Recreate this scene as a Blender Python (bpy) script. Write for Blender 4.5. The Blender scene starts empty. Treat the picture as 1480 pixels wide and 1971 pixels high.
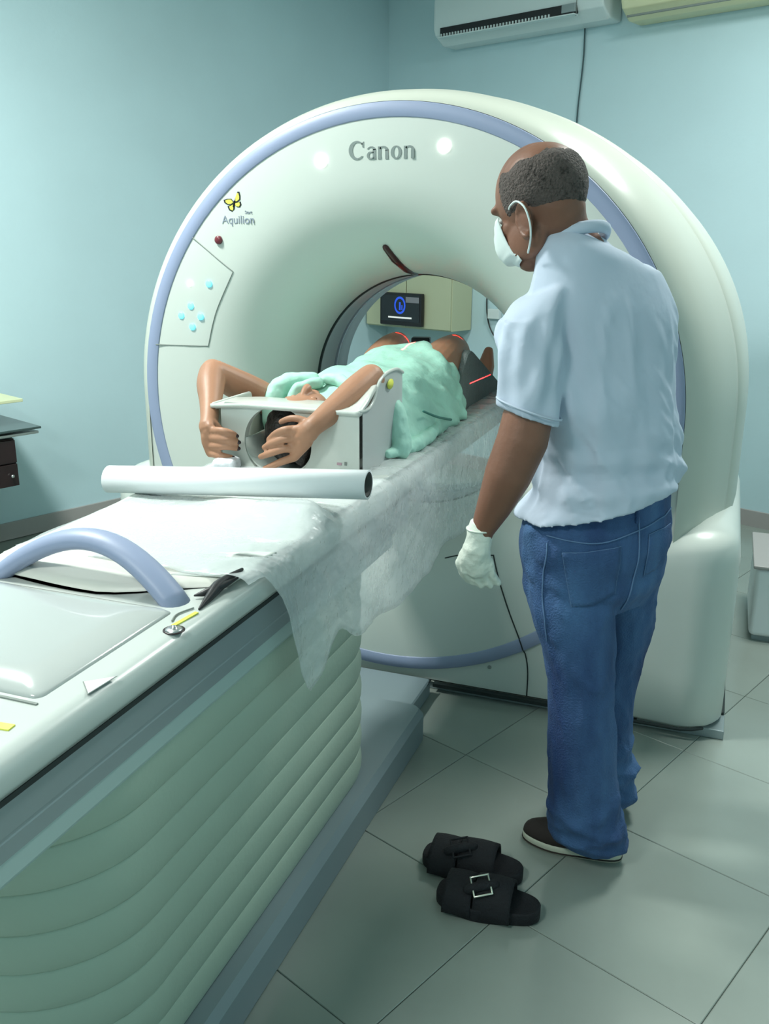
import bpy, bmesh, math, random
from mathutils import Vector, Matrix, noise
random.seed(4)
PI = math.pi
C = bpy.context.scene.collection
sc = bpy.context.scene

# ------------------------------------------------------------------ camera
YAW, PITCH, ROLL, F = 0.3543, 0.2903, 0.0065, 1750.0
CAM = Vector((0.9666, -2.6402, 1.446))
fw = Vector((-math.sin(YAW)*math.cos(PITCH), math.cos(YAW)*math.cos(PITCH), -math.sin(PITCH)))
r0 = Vector((math.cos(YAW), math.sin(YAW), 0)); u0 = r0.cross(fw)
rt = r0*math.cos(ROLL)+u0*math.sin(ROLL); up = -r0*math.sin(ROLL)+u0*math.cos(ROLL)
cd = bpy.data.cameras.new('camera'); cam = bpy.data.objects.new('camera', cd); C.objects.link(cam)
cd.sensor_fit = 'HORIZONTAL'; cd.sensor_width = 36; cd.lens = 36*F/1480; cd.clip_start = 0.05
m = Matrix.Identity(4)
for i in range(3):
    m[i][0], m[i][1], m[i][2], m[i][3] = rt[i], up[i], -fw[i], CAM[i]
cam.matrix_world = m
sc.camera = cam
sc.view_settings.view_transform = 'Standard'; sc.view_settings.look = 'None'
sc.view_settings.gamma = 1; sc.view_settings.use_curve_mapping = False
sc.view_settings.exposure = 0.22

# ------------------------------------------------------------------ world and lamps
w = bpy.data.worlds.new('world'); sc.world = w; w.use_nodes = True
w.node_tree.nodes['Background'].inputs[0].default_value = (0.75, 0.9, 0.88, 1)
w.node_tree.nodes['Background'].inputs[1].default_value = 0.15
RD = Vector((0.375, 0.927, 0)); RN = Vector((0.927, -0.375, 0))      # room axes (room turned 22 degrees from the scanner)
RA = -math.asin(0.375)
def rw(n, d, z=0): return RN*n+RD*d+Vector((0, 0, z))
def area(name, loc, size, power, col, target=None, sy=None):
    l = bpy.data.lights.new(name, 'AREA'); l.size = size; l.energy = power; l.color = col
    if sy: l.shape = 'RECTANGLE'; l.size_y = sy
    o = bpy.data.objects.new(name, l); C.objects.link(o); o.location = loc
    if target is not None:
        o.rotation_euler = (Vector(target)-Vector(loc)).to_track_quat('-Z', 'Y').to_euler()
    return o
COOL = (0.955, 1.0, 0.955)
CEIL = 2.98
LAMPS = [(-0.85, -1.30, 80), (0.9, -3.1, 38), (0.9, 1.15, 46)]          # (n, d, watts) ceiling panels
for n_, d_, p_ in LAMPS:
    area('ceiling_lamp_light', rw(n_, d_, CEIL-0.05), 0.36 if n_ < 0 else 0.55, p_, COOL)

# ------------------------------------------------------------------ helpers
def ray(x, y):
    return rt*((x-740)/F)+up*((985.5-y)/F)+fw
def onZ(x, y, z): d = ray(x, y); return CAM+d*((z-CAM.z)/d.z)
def onY(x, y, Y): d = ray(x, y); return CAM+d*((Y-CAM.y)/d.y)
def onX(x, y, X): d = ray(x, y); return CAM+d*((X-CAM.x)/d.x)
def onN(x, y, o, n):
    d = ray(x, y); return CAM+d*((Vector(o)-CAM).dot(n)/d.dot(n))
def onW(x, y, dp): return onN(x, y, RD*dp, RD)

def mat(name, col, rough=0.45, metal=0, bump=0, bscale=40, var=0, vscale=6, spec=0.5, alpha=1, trans=0, emit=None, es=0, sss=0, coat=0):
    M = bpy.data.materials.new(name); M.use_nodes = True
    nt = M.node_tree; b = nt.nodes['Principled BSDF']
    b.inputs['Base Color'].default_value = (*col, 1); b.inputs['Roughness'].default_value = rough
    b.inputs['Metallic'].default_value = metal; b.inputs['Specular IOR Level'].default_value = spec
    b.inputs['Alpha'].default_value = alpha; b.inputs['Transmission Weight'].default_value = trans
    b.inputs['Coat Weight'].default_value = coat
    if sss: b.inputs['Subsurface Weight'].default_value = sss; b.inputs['Subsurface Radius'].default_value = (0.02, 0.008, 0.004)
    if emit: b.inputs['Emission Color'].default_value = (*emit, 1); b.inputs['Emission Strength'].default_value = es
    tc = nt.nodes.new('ShaderNodeTexCoord')
    if var:
        n = nt.nodes.new('ShaderNodeTexNoise'); n.inputs['Scale'].default_value = vscale; n.inputs['Detail'].default_value = 4
        nt.links.new(tc.outputs['Object'], n.inputs['Vector'])
        r = nt.nodes.new('ShaderNodeMapRange'); r.inputs[1].default_value = 0.3; r.inputs[2].default_value = 0.7
        r.inputs[3].default_value = 1-var; r.inputs[4].default_value = 1+var
        nt.links.new(n.outputs['Fac'], r.inputs[0])
        mx = nt.nodes.new('ShaderNodeVectorMath'); mx.operation = 'SCALE'; mx.inputs[0].default_value = col
        nt.links.new(r.outputs[0], mx.inputs['Scale']); nt.links.new(mx.outputs[0], b.inputs['Base Color'])
    if bump:
        n = nt.nodes.new('ShaderNodeTexNoise'); n.inputs['Scale'].default_value = bscale; n.inputs['Detail'].default_value = 3
        nt.links.new(tc.outputs['Object'], n.inputs['Vector'])
        bp = nt.nodes.new('ShaderNodeBump'); bp.inputs['Strength'].default_value = bump; bp.inputs['Distance'].default_value = 0.01
        nt.links.new(n.outputs['Fac'], bp.inputs['Height']); nt.links.new(bp.outputs[0], b.inputs['Normal'])
    return M

MT = dict(
 wall=mat('wall_paint', (0.51, 0.685, 0.73), 0.6, bump=0.05, bscale=60, var=0.03, vscale=2),
 ceil=mat('ceiling_paint', (0.7, 0.75, 0.72), 0.8),
 tile=mat('floor_tile', (0.26, 0.30, 0.27), 0.2, var=0.06, vscale=3, bump=0.02, bscale=8),
 grout=mat('grout', (0.19, 0.225, 0.20), 0.9),
 base=mat('baseboard', (0.38, 0.36, 0.35), 0.4),
 white=mat('scanner_white_plastic', (0.58, 0.62, 0.575), 0.28, coat=0.2),
 cream=mat('scanner_cream_plastic', (0.52, 0.55, 0.48), 0.3),
 lilac=mat('lilac_blue_plastic', (0.27, 0.32, 0.46), 0.45),
 funnel=mat('funnel_plastic', (0.575, 0.62, 0.575), 0.35),
 dark=mat('dark_gap', (0.012, 0.02, 0.02), 0.6),
 seam=mat('panel_seam', (0.22, 0.25, 0.23), 0.7),
 grey=mat('grey_metal', (0.29, 0.345, 0.355), 0.35, metal=0.2),
 plinth=mat('plinth_blue_grey', (0.21, 0.27, 0.29), 0.4),
 bellows=mat('bellows_cloth', (0.40, 0.50, 0.41), 0.6, bump=0.05, bscale=90),
 deck=mat('couch_white', (0.56, 0.60, 0.57), 0.25),
 trim=mat('couch_side_white', (0.42, 0.54, 0.52), 0.35),
 pad=mat('pad_vinyl', (0.66, 0.66, 0.60), 0.4, bump=0.2, bscale=12),
 yellow=mat('yellow_mark', (0.75, 0.78, 0.10), 0.5),
 paper=mat('white_paper', (0.84, 0.87, 0.88), 0.45),
 cloth=mat('couch_sheet', (0.62, 0.66, 0.62), 0.5, bump=0.5, bscale=14),
 black=mat('black_plastic', (0.012, 0.012, 0.014), 0.45),
 text=mat('grey_lettering', (0.20, 0.24, 0.23), 0.5),
 text2=mat('blue_grey_lettering', (0.25, 0.29, 0.36), 0.5),
 button_glint=mat('lit_button_and_reflection', (1, 1, 1), 0.4, emit=(1.0, 1.0, 0.93), es=9),  # lit panel button, and the glowing reflection discs on the gantry face
 cyan=mat('lit_cyan_button', (0.2, 0.7, 0.9), 0.4, emit=(0.10, 0.72, 1.0), es=1.5),
 red=mat('dark_red_button', (0.16, 0.03, 0.04), 0.3),
 skin=mat('brown_skin', (0.20, 0.088, 0.053), 0.5, var=0.12, vscale=14, bump=0.08, bscale=90, sss=0.06),
 skin2=mat('tan_skin', (0.37, 0.185, 0.108), 0.5, var=0.06, vscale=14, bump=0.05, bscale=90, sss=0.06),
 nail=mat('dark_nail_polish', (0.02, 0.012, 0.015), 0.2),
 shirt=mat('pale_blue_cotton', (0.50, 0.57, 0.68), 0.85, bump=0.25, bscale=16, var=0.03, vscale=4),
 glove=mat('latex_glove', (0.72, 0.77, 0.68), 0.5, bump=0.3, bscale=60),
 mask=mat('mask_white', (0.70, 0.78, 0.76), 0.7),
 gown=mat('mint_gown_cloth', (0.40, 0.70, 0.58), 0.6, bump=0.6, bscale=22, var=0.08, vscale=14),
 hair=mat('black_hair', (0.018, 0.012, 0.01), 0.5, bump=0.6, bscale=120),
 shoe=mat('dark_brown_canvas', (0.018, 0.011, 0.009), 0.75),
 sole=mat('cream_rubber', (0.50, 0.52, 0.42), 0.6),
 sand=mat('black_sandal', (0.004, 0.005, 0.008), 0.8, bump=0.3, bscale=200),
 buckle=mat('silver_buckle', (0.7, 0.7, 0.6), 0.25, metal=1),
 foam=mat('grey_foam', (0.17, 0.20, 0.195), 0.9, bump=0.5, bscale=150, var=0.08, vscale=40),
 cab=mat('cream_cabinet', (0.50, 0.53, 0.36), 0.5),
 acw=mat('ac_white', (0.68, 0.76, 0.76), 0.35),
 acc=mat('ac_aged_cream', (0.68, 0.68, 0.44), 0.4),
 glass=mat('dark_glass', (0.05, 0.08, 0.08), 0.08),
 wood=mat('dark_brown_wood', (0.022, 0.011, 0.012), 0.35, var=0.3, vscale=9),
 steel=mat('steel', (0.6, 0.6, 0.6), 0.3, metal=1),
 screen=mat('monitor_screen', (0.02, 0.025, 0.03), 0.2),
 scrblue=mat('screen_blue_light', (0.02, 0.06, 0.4), 0.3, emit=(0.02, 0.09, 0.75), es=0.6),
 scrwhite=mat('screen_white_light', (0.6, 0.6, 0.6), 0.3, emit=(0.8, 0.85, 0.8), es=0.5),
 eye=mat('eye_white', (0.7, 0.7, 0.68), 0.2),
)
# frosted shield, see-through sheet
MT['shield'] = mat('frosted_plastic', (0.50, 0.54, 0.53), 0.35, alpha=0.86)
MT['film'] = mat('clear_plastic_film', (0.78, 0.84, 0.84), 0.22, alpha=0.36, bump=0.7, bscale=22)

def denim():
    M = mat('blue_denim', (0.055, 0.14, 0.33), 0.85, bump=0.4, bscale=250)
    nt = M.node_tree; b = nt.nodes['Principled BSDF']; tc = nt.nodes['Texture Coordinate']
    n = nt.nodes.new('ShaderNodeTexNoise'); n.inputs['Scale'].default_value = 7; n.inputs['Detail'].default_value = 6
    mp = nt.nodes.new('ShaderNodeMapping'); mp.inputs['Scale'].default_value = (1, 1, 0.35)
    nt.links.new(tc.outputs['Object'], mp.inputs[0]); nt.links.new(mp.outputs[0], n.inputs['Vector'])
    r = nt.nodes.new('ShaderNodeValToRGB')
    r.color_ramp.elements[0].position = 0.35; r.color_ramp.elements[0].color = (0.014, 0.042, 0.135, 1)
    r.color_ramp.elements[1].position = 0.68; r.color_ramp.elements[1].color = (0.066, 0.155, 0.32, 1)
    nt.links.new(n.outputs['Fac'], r.inputs[0]); nt.links.new(r.outputs[0], b.inputs['Base Color'])
    return M
MT['denim'] = denim()
MT['denim_stitch'] = mat('denim_seam', (0.11, 0.20, 0.36), 0.8)

def mesh(name, verts, faces, m=None, parent=None, smooth=False):
    me = bpy.data.meshes.new(name); me.from_pydata([tuple(v) for v in verts], [], faces); me.update()
    bm = bmesh.new(); bm.from_mesh(me); bmesh.ops.recalc_face_normals(bm, faces=bm.faces); bm.to_mesh(me); bm.free()
    return link(name, me, m, parent, smooth)
def link(name, me, m=None, parent=None, smooth=False):
    o = bpy.data.objects.new(name, me); C.objects.link(o)
    if m is not None:
        me.materials.clear(); me.materials.append(MT[m] if isinstance(m, str) else m)
    if smooth: me.polygons.foreach_set('use_smooth', [True]*len(me.polygons))
    if parent: o.parent = parent; o.matrix_parent_inverse = parent.matrix_world.inverted()
    return o
def frombm(name, bm, m=None, parent=None, smooth=False):
    me = bpy.data.meshes.new(name); bmesh.ops.recalc_face_normals(bm, faces=bm.faces); bm.to_mesh(me); bm.free()
    return link(name, me, m, parent, smooth)
def bev(o, w=0.005, s=2, ang=0.6):
    b = o.modifiers.new('bevel', 'BEVEL'); b.width = w; b.segments = s; b.limit_method = 'ANGLE'; b.angle_limit = ang
    o.data.polygons.foreach_set('use_smooth', [True]*len(o.data.polygons))
    wn = o.modifiers.new('wn', 'WEIGHTED_NORMAL'); wn.keep_sharp = False
    return o
def box(name, c, s, m, parent=None, rot=0, bw=0.004, seg=2, mx=None):
    v = [Vector((x*s[0]/2, y*s[1]/2, z*s[2]/2)) for x in (-1, 1) for y in (-1, 1) for z in (-1, 1)]
    R = Matrix.Rotation(rot, 3, 'Z') if mx is None else mx
    v = [R@p+Vector(c) for p in v]
    f = [(0, 1, 3, 2), (4, 6, 7, 5), (0, 4, 5, 1), (2, 3, 7, 6), (0, 2, 6, 4), (1, 5, 7, 3)]
    o = mesh(name, v, f, m, parent)
    if bw: bev(o, bw, seg)
    return o
def loft_data(secs, cap=True, closed=True):
    n = len(secs[0]); v = [p for s in secs for p in s]; f = []
    for i in range(len(secs)-1):
        for j in range(n if closed else n-1):
            a, b = i*n+j, i*n+(j+1) % n
            f.append((a, b, b+n, a+n))
    if cap and closed:
        f.append(tuple(range(n))); f.append(tuple(range((len(secs)-1)*n, len(secs)*n)))
    return v, f
def loft(name, secs, m, parent=None, cap=True, closed=True, smooth=True):
    v, f = loft_data(secs, cap, closed); return mesh(name, v, f, m, parent, smooth)
def interp(pts, n):
    """catmull-rom through rows of numbers"""
    out = []; k = len(pts)
    for i in range(n):
        t = i*(k-1)/(n-1); a = min(int(t), k-2); t -= a
        p0, p1, p2, p3 = pts[max(a-1, 0)], pts[a], pts[a+1], pts[min(a+2, k-1)]
        out.append([0.5*((2*q1)+(-q0+q2)*t+(2*q0-5*q1+4*q2-q3)*t*t+(-q0+3*q1-3*q2+q3)*t**3) for q0, q1, q2, q3 in zip(p0, p1, p2, p3)])
    return out
def tube_secs(pts, rad, n=16, flat=None, round_ends=True, ref=None):
    pts = [Vector(p) for p in pts]; k = len(pts)
    if not hasattr(rad, '__len__'): rad = [rad]*k
    T = [(pts[min(i+1, k-1)]-pts[max(i-1, 0)]).normalized() for i in range(k)]
    r = Vector(ref) if ref else (Vector((0, 0, 1)) if abs(T[0].z) < 0.9 else Vector((1, 0, 0)))
    secs = []; N = None
    def ring(c, N, B, ra, fl): return [c+N*(math.cos(a)*ra)+B*(math.sin(a)*ra*fl) for a in (2*PI*j/n for j in range(n))]
    for i in range(k):
        N = (r-T[i]*r.dot(T[i])).normalized() if N is None else (N-T[i]*N.dot(T[i])).normalized()
        B = T[i].cross(N); fl = flat[i] if hasattr(flat, '__len__') else (flat or 1)
        if i == 0 and round_ends:
            for q in (0.12, 0.5, 0.8): secs.append(ring(pts[0]-T[0]*rad[0]*math.sqrt(1-q*q), N, B, rad[0]*q, fl))
        secs.append(ring(pts[i], N, B, rad[i], fl))
        if i == k-1 and round_ends:
            for q in (0.8, 0.5, 0.12): secs.append(ring(pts[i]+T[i]*rad[i]*math.sqrt(1-q*q), N, B, rad[i]*q, fl))
    return secs
def tube(name, pts, rad, m, parent=None, n=12, flat=None, round_ends=True, ref=None, sub=0):
    if sub:
        rr = rad if hasattr(rad, '__len__') else [rad]*len(pts)
        q = interp([list(p)+[a] for p, a in zip(pts, rr)], sub); pts = [x[:3] for x in q]; rad = [x[3] for x in q]
    return loft(name, tube_secs(pts, rad, n, flat, round_ends, ref), m, parent)
class Body:
    """closed pieces fused into one skin by a voxel remesh"""
    def __init__(s): s.v = []; s.f = []
    def add(s, v, f):
        b = len(s.v); s.v += [Vector(p) for p in v]; s.f += [tuple(i+b for i in q) for q in f]
    def limb(s, pts, rad, n=16, flat=None, ref=None, sub=0):
        if sub:
            q = interp([list(p)+[a] for p, a in zip(pts, rad)], sub); pts = [x[:3] for x in q]; rad = [x[3] for x in q]
        s.add(*loft_data(tube_secs(pts, rad, n, flat, True, ref)))
    def loft(s, secs): s.add(*loft_data(secs))
    def ell(s, c, r, R=None, n=20):
        R = R or Matrix.Identity(3); secs = []
        for i in range(1, n):
            t = PI*i/n; secs.append([Vector(c)+R@Vector((r[0]*math.sin(t)*math.cos(a), r[1]*math.sin(t)*math.sin(a), r[2]*math.cos(t))) for a in (2*PI*j/24 for j in range(24))])
        s.add(*loft_data(secs))
    def build(s, name, m, parent=None, voxel=0.004, smooth=4, fac=0.5, post=None):
        me = bpy.data.meshes.new(name+'_raw'); me.from_pydata([tuple(p) for p in s.v], [], s.f)
        bm = bmesh.new(); bm.from_mesh(me)
        for fc in list(bm.faces):
            pass
        bm.to_mesh(me); bm.free()
        # make every closed shell point outwards
        bm = bmesh.new(); bm.from_mesh(me); bmesh.ops.recalc_face_normals(bm, faces=bm.faces); bm.to_mesh(me); bm.free()
        o = bpy.data.objects.new(name+'_raw', me); C.objects.link(o)
        r = o.modifiers.new('r', 'REMESH'); r.mode = 'VOXEL'; r.voxel_size = voxel; r.use_smooth_shade = True
        if smooth:
            q = o.modifiers.new('s', 'SMOOTH'); q.iterations = smooth; q.factor = fac
        dg = bpy.context.evaluated_depsgraph_get(); dg.update()
        m2 = bpy.data.meshes.new_from_object(o.evaluated_get(dg))
        bpy.data.objects.remove(o); bpy.data.meshes.remove(me)
        m2.name = name
        if post:
            nv = len(m2.vertices); cb = [0.0]*(3*nv); m2.vertices.foreach_get('co', cb); nb = [0.0]*(3*nv); m2.vertices.foreach_get('normal', nb)
            for i in range(nv):
                cb[3*i:3*i+3] = post(Vector(cb[3*i:3*i+3]), Vector(nb[3*i:3*i+3]))
            m2.vertices.foreach_set('co', cb); m2.update()
        return link(name, m2, m, parent, True)
def tag(o, label=None, cat=None, group=None, kind=None):
    if label: o['label'] = label
    if cat: o['category'] = cat
    if group: o['group'] = group
    if kind: o['kind'] = kind
    return o
def empty(name, loc, label, cat, group=None):
    o = bpy.data.objects.new(name, None); C.objects.link(o); o.location = loc; o.empty_display_size = 0.1
    o.matrix_world = Matrix.Translation(Vector(loc))
    return tag(o, label, cat, group)
def sm(a, b, x):
    t = min(max((x-a)/(b-a), 0), 1); return t*t*(3-2*t)

# ------------------------------------------------------------------ the room
N0, N1, D0, D1 = -2.42, 3.0, -4.4, 2.657
def wallbox(name, n0, n1, d0, d1, z0, z1, m):
    c = rw((n0+n1)/2, (d0+d1)/2, (z0+z1)/2)
    o = box(name, c, (n1-n0, d1-d0, z1-z0), m, None, RA, 0); return tag(o, kind='structure')
wallbox('wall_back', N0-0.1, N1+0.1, D1, D1+0.1, 0, CEIL, 'wall')
wallbox('wall_left', N0-0.1, N0, D0, D1, 0, CEIL, 'wall')
wallbox('wall_right', N1, N1+0.1, D0, D1, 0, CEIL, 'wall')
wallbox('wall_front', N0-0.1, N1+0.1, D0-0.1, D0, 0, CEIL, 'wall')
wallbox('ceiling', N0-0.1, N1+0.1, D0-0.1, D1+0.1, CEIL, CEIL+0.1, 'ceil')
wallbox('baseboard_back', N0, N1, D1-0.015, D1, 0, 0.085, 'base')
wallbox('baseboard_left', N0, N0+0.015, D0, D1-0.015, 0, 0.085, 'base')
floor = wallbox('floor', N0-0.1, N1+0.1, D0-0.1, D1+0.1, -0.1, -0.004, 'grout')
tme = None; TS = 0.46
for i in range(-6, 7):
    for j in range(-10, 8):
        n_ = 0.48+TS*(i+0.5); d_ = -0.64+TS*(j+0.5)
        if n_-TS/2 < N0 or n_+TS/2 > N1 or d_-TS/2 < D0 or d_+TS/2 > D1: pass
        a0, a1 = max(n_-TS/2+0.0009, N0), min(n_+TS/2-0.0009, N1); b0, b1 = max(d_-TS/2+0.0009, D0), min(d_+TS/2-0.0009, D1)
        if a1-a0 < 0.02 or b1-b0 < 0.02: continue
        if i < -5 or j < -6 : continue
        full = abs((a1-a0)-(TS-0.0018)) < 1e-4 and abs((b1-b0)-(TS-0.0018)) < 1e-4
        if full and tme:
            o = bpy.data.objects.new('tile', tme); C.objects.link(o)
        else:
            hx, hy = (a1-a0)/2, (b1-b0)/2; k = 0.0015
            v = [(-hx, -hy, -0.004), (hx, -hy, -0.004), (hx, hy, -0.004), (-hx, hy, -0.004),
                 (-hx, -hy, -k), (hx, -hy, -k), (hx, hy, -k), (-hx, hy, -k),
                 (-hx+k, -hy+k, 0), (hx-k, -hy+k, 0), (hx-k, hy-k, 0), (-hx+k, hy-k, 0)]
            f = [(0, 1, 5, 4), (1, 2, 6, 5), (2, 3, 7, 6), (3, 0, 4, 7), (4, 5, 9, 8), (5, 6, 10, 9), (6, 7, 11, 10), (7, 4, 8, 11), (8, 9, 10, 11)]
            o = mesh('tile', v, f, 'tile')
            if full: tme = o.data
        o.location = rw((a0+a1)/2, (b0+b1)/2, 0); o.rotation_euler = (0, 0, RA)
        o.parent = floor
# ceiling lamps
for k, (n_, d_, p_) in enumerate(LAMPS):
    t = empty('ceiling_light', rw(n_, d_, CEIL), ['square ceiling light panel over the head of the couch', 'square ceiling light panel behind the camera side of the room',
              'square ceiling light panel near the back wall to the right'][k], 'ceiling light', 'ceiling light panels')
    box('frame', rw(n_, d_, CEIL-0.015), (0.64, 0.64, 0.03), 'acw', t, RA)
    box('diffuser', rw(n_, d_, CEIL-0.034), (0.56, 0.56, 0.008), mat('lit_diffuser', (0.9, 0.9, 0.9), 0.6, emit=COOL, es=3), t, RA, 0.002)

# ------------------------------------------------------------------ CT gantry
ZC = 0.9446
G = empty('scanner_gantry', (0, 0.45, 0), 'huge white ring-shaped scanner gantry with lilac blue ring band around its bore', 'medical scanner')
NA = 128
def circ(r, y, z=ZC, x=0, n=NA, rz=None):
    return [Vector((x+r*math.cos(2*PI*j/n), y, z+(rz or r)*math.sin(2*PI*j/n))) for j in range(n)]
# front disc + funnel (one turned surface), gently crowned towards the ring band
FUN = [(0.842, 0.0), (0.80, -0.002), (0.74, -0.002), (0.70, 0.0)]
def fpt(t): return 0.70-0.305*math.sin(t), 0.34*(1-math.cos(t))
for k in range(1, 15):
    FUN.append(fpt(k/14*PI/2))
fo = loft('front_cover', [circ(r, y) for r, y in FUN], 'funnel', G, cap=False)
loft('ring_band', [circ(0.838, 0.006), circ(0.8395, -0.002), circ(0.8415, -0.0035), circ(0.8795, -0.003), circ(0.8815, -0.001), circ(0.882, 0.008)], 'lilac', G, cap=False)
loft('bore_gap', [circ(0.3955, 0.334), circ(0.3915, 0.337), circ(0.391, 0.350), circ(0.396, 0.356)], 'dark', G, cap=False)
loft('bore_liner', [circ(0.397, 0.354), circ(0.392, 0.36), circ(0.392, 0.60), circ(0.42, 0.66), circ(0.50, 0.80), circ(0.58, 0.97)], mat('bore_liner_plastic', (0.48, 0.53, 0.56), 0.3), G, cap=False)
tt = [(0.3935, 0.47), (0.3895, 0.475), (0.3895, 0.50), (0.3935, 0.505)]
loft('bore_window_band', [circ(r, y) for r, y in tt], mat('bore_window', (0.33, 0.37, 0.44), 0.15), G, cap=False)
# outer shell: upper half an arch, lower half straight sides down to the floor
def shell_sec(y, rx, rz, x0=0.0, zb=0.03, zin=0, n=96):
    p = []
    for j in range(n+1):
        a = PI*j/n
        p.append(Vector((x0+rx*math.cos(a), y, ZC+rz*math.sin(a))))
    for j in range(1, 13):
        z = ZC+(zb-ZC)*j/12
        p.append(Vector((x0-rx, y, z)))
    for j in range(1, 12): p.append(Vector((x0-rx+2*rx*j/12, y, zb)))
    for j in range(12, 0, -1):
        z = ZC+(zb-ZC)*j/12
        p.append(Vector((x0+rx, y, z)))
    return p
prof = [(0.004, 0.883, 0.883, 0), (0.010, 0.895, 0.892, 0), (0.03, 0.918, 0.906, 0.002), (0.08, 0.945, 0.922, 0.006), (0.16, 0.972, 0.934, 0.012), (0.26, 0.995, 0.94, 0.018),
        (0.275, 1.000, 0.941, 0.019), (0.28, 0.997, 0.937, 0.019), (0.285, 1.001, 0.941, 0.020), (0.36, 1.015, 0.942, 0.026), (0.55, 1.024, 0.938, 0.028), (0.80, 1.026, 0.928, 0.028), (0.90, 1.015, 0.91, 0.028), (0.95, 0.97, 0.87, 0.02)]
loft('outer_shell', [shell_sec(y, rx, rz, x0) for y, rx, rz, x0 in prof], 'cream', G, cap=False)
# rear face with hole
ns = len(shell_sec(0, 1, 1)); rear = shell_sec(0.95, 0.97, 0.87, 0.02)
inner = []
for p in rear:
    d = Vector((p.x, 0, p.z-ZC)); d.normalize(); inner.append(Vector((d.x*0.58, 0.97, ZC+d.z*0.58)))
loft('rear_cover', [rear, inner], 'cream', G, cap=False)
# flat front apron around the ring, below the arch
def front_apron():
    yy = 0.009
    bm = bmesh.new()
    n = 96; ring = []; out = []
    for j in range(n+1):
        a = PI+PI*j/n
        ring.append(bm.verts.new((0.882*math.cos(a), yy, ZC+0.882*math.sin(a))))
        # project to the outer rectangle
        dx, dz = math.cos(a), math.sin(a); X, Z = 0.885, ZC-0.035
        k = min(X/max(abs(dx), 1e-6), Z/max(abs(dz), 1e-6))
        out.append(bm.verts.new((dx*k, yy, ZC+dz*k)))
    for j in range(n): bm.faces.new((ring[j], ring[j+1], out[j+1], out[j]))
    return bm
frombm('front_apron', front_apron(), 'white', G)
# corner foot covers, front left and right (rounded columns that carry the ring)
def foot(sx):
    secs = []
    for z, k in ((0.035, 0.97), (0.045, 1.0), (0.2, 1.0), (0.45, 1.0), (0.58, 0.995), (0.635, 0.97), (0.665, 0.92), (0.685, 0.80), (0.70, 0.55)):
        x0, x1, y0, y1 = 0.60, 1.075, -0.028, 0.93
        cx, cy = (x0+x1)/2, (y0+y1)/2; hx, hy = (x1-x0)/2*(1 if k > .9 else 1), (y1-y0)/2
        sec = []
        ro = 0.13
        # rounded rectangle with big outer front corner
        def corner(cx_, cy_, r, a0):
            return [Vector((cx_+r*math.cos(a0+PI/2*i/8), cy_+r*math.sin(a0+PI/2*i/8), 0)) for i in range(9)]
        pts = corner(x1-0.05, y1-0.05, 0.05, 0)+corner(x0+0.03, y1-0.03, 0.03, PI/2)+corner(x0+0.03, y0+0.03, 0.03, PI)+corner(x1-ro, y0+ro, ro, -PI/2)
        for p in pts:
            q = Vector((x1+(p.x-x1)*1, p.y, 0))
            sh = (1-k)
            q.y = y0+(p.y-y0)+0.030*(1-sm(0.62, 0.80, p.x))*(p.y < 0.4) + sh*0.22*(1 if p.y < 0.4 else -0.3)
            q.x = p.x - sh*0.20*(1 if p.x > cx else 0)
            slope = -0.10*(1-sm(x0, x1, p.x)) if z > 0.5 else 0
            sec.append(Vector((sx*q.x, q.y, z+(slope-0.04)*sm(0.45, 0.7, z))))
        secs.append(sec)
    return loft('foot_cover', secs, 'white', G)
foot(1); foot(-1)
box('floor_plinth', (0.0, 0.46, 0.015), (2.17, 0.90, 0.03), 'grey', G, 0, 0.003)
box('kick_strip', (0.50, -0.003, 0.026), (0.66, 0.02, 0.012), 'dark', G, 0, 0)
def fy(x, z):
    r_ = math.hypot(x, z-ZC)
    return 0.34*(1-math.cos(math.asin(min(1, (0.70-r_)/0.305)))) if r_ < 0.70 else (-0.002 if r_ < 0.84 else (-0.0035 if r_ < 0.882 else 0.009))
def onface(pts, n): return [(x, fy(x, z)-0.0005, z) for x, z in interp([list(p) for p in pts], n)]
# foot cover lower gap line
tube('panel_seam', [(x, -0.034 if x < 0.95 else -0.034+(x-0.95)**2*6, 0.036) for x in [0.60+0.03*i for i in range(15)]], 0.006, 'dark', G, 6)
tube('panel_seam', [(1.078, y, 0.034) for y in [0.12+0.08*i for i in range(11)]], 0.007, 'dark', G, 6)
for k in range(3):
    y0_ = 0.30+0.10*k
    tube('side_vent', [(1.0765, y0_+0.30*t, 0.46-0.34*t+0.0*k) for t in (0, 0.5, 1)], 0.005, 'dark', G, 6)
tube('panel_seam', onface([(0.347, 0.492), (0.41, 0.33), (0.474, 0.166), (0.482, 0.035)], 28), 0.0022, 'dark', G, 6)
tube('panel_seam', onface([(0.18, 0.452), (0.25, 0.475), (0.347, 0.492)], 12), 0.002, 'dark', G, 6)
for k, z in enumerate((0.12,)): pass
# throat dark slot of the positioning lamp
slot = []
for t in (0.30, 0.42, 0.50, 0.62, 0.78, 0.93):
    i = t*14; a = math.radians(97.5-5.5*(t-0.3)/0.62)
    r, y = fpt(t*PI/2)
    slot.append((r*math.cos(a), y-0.002, ZC+r*math.sin(a)-0.001))
SLOT = slot
tube('laser_window', slot[2:], [0.010, 0.012, 0.010, 0.006], mat('laser_window_dark_red', (0.05, 0.012, 0.012), 0.2), G, 10)
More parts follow.
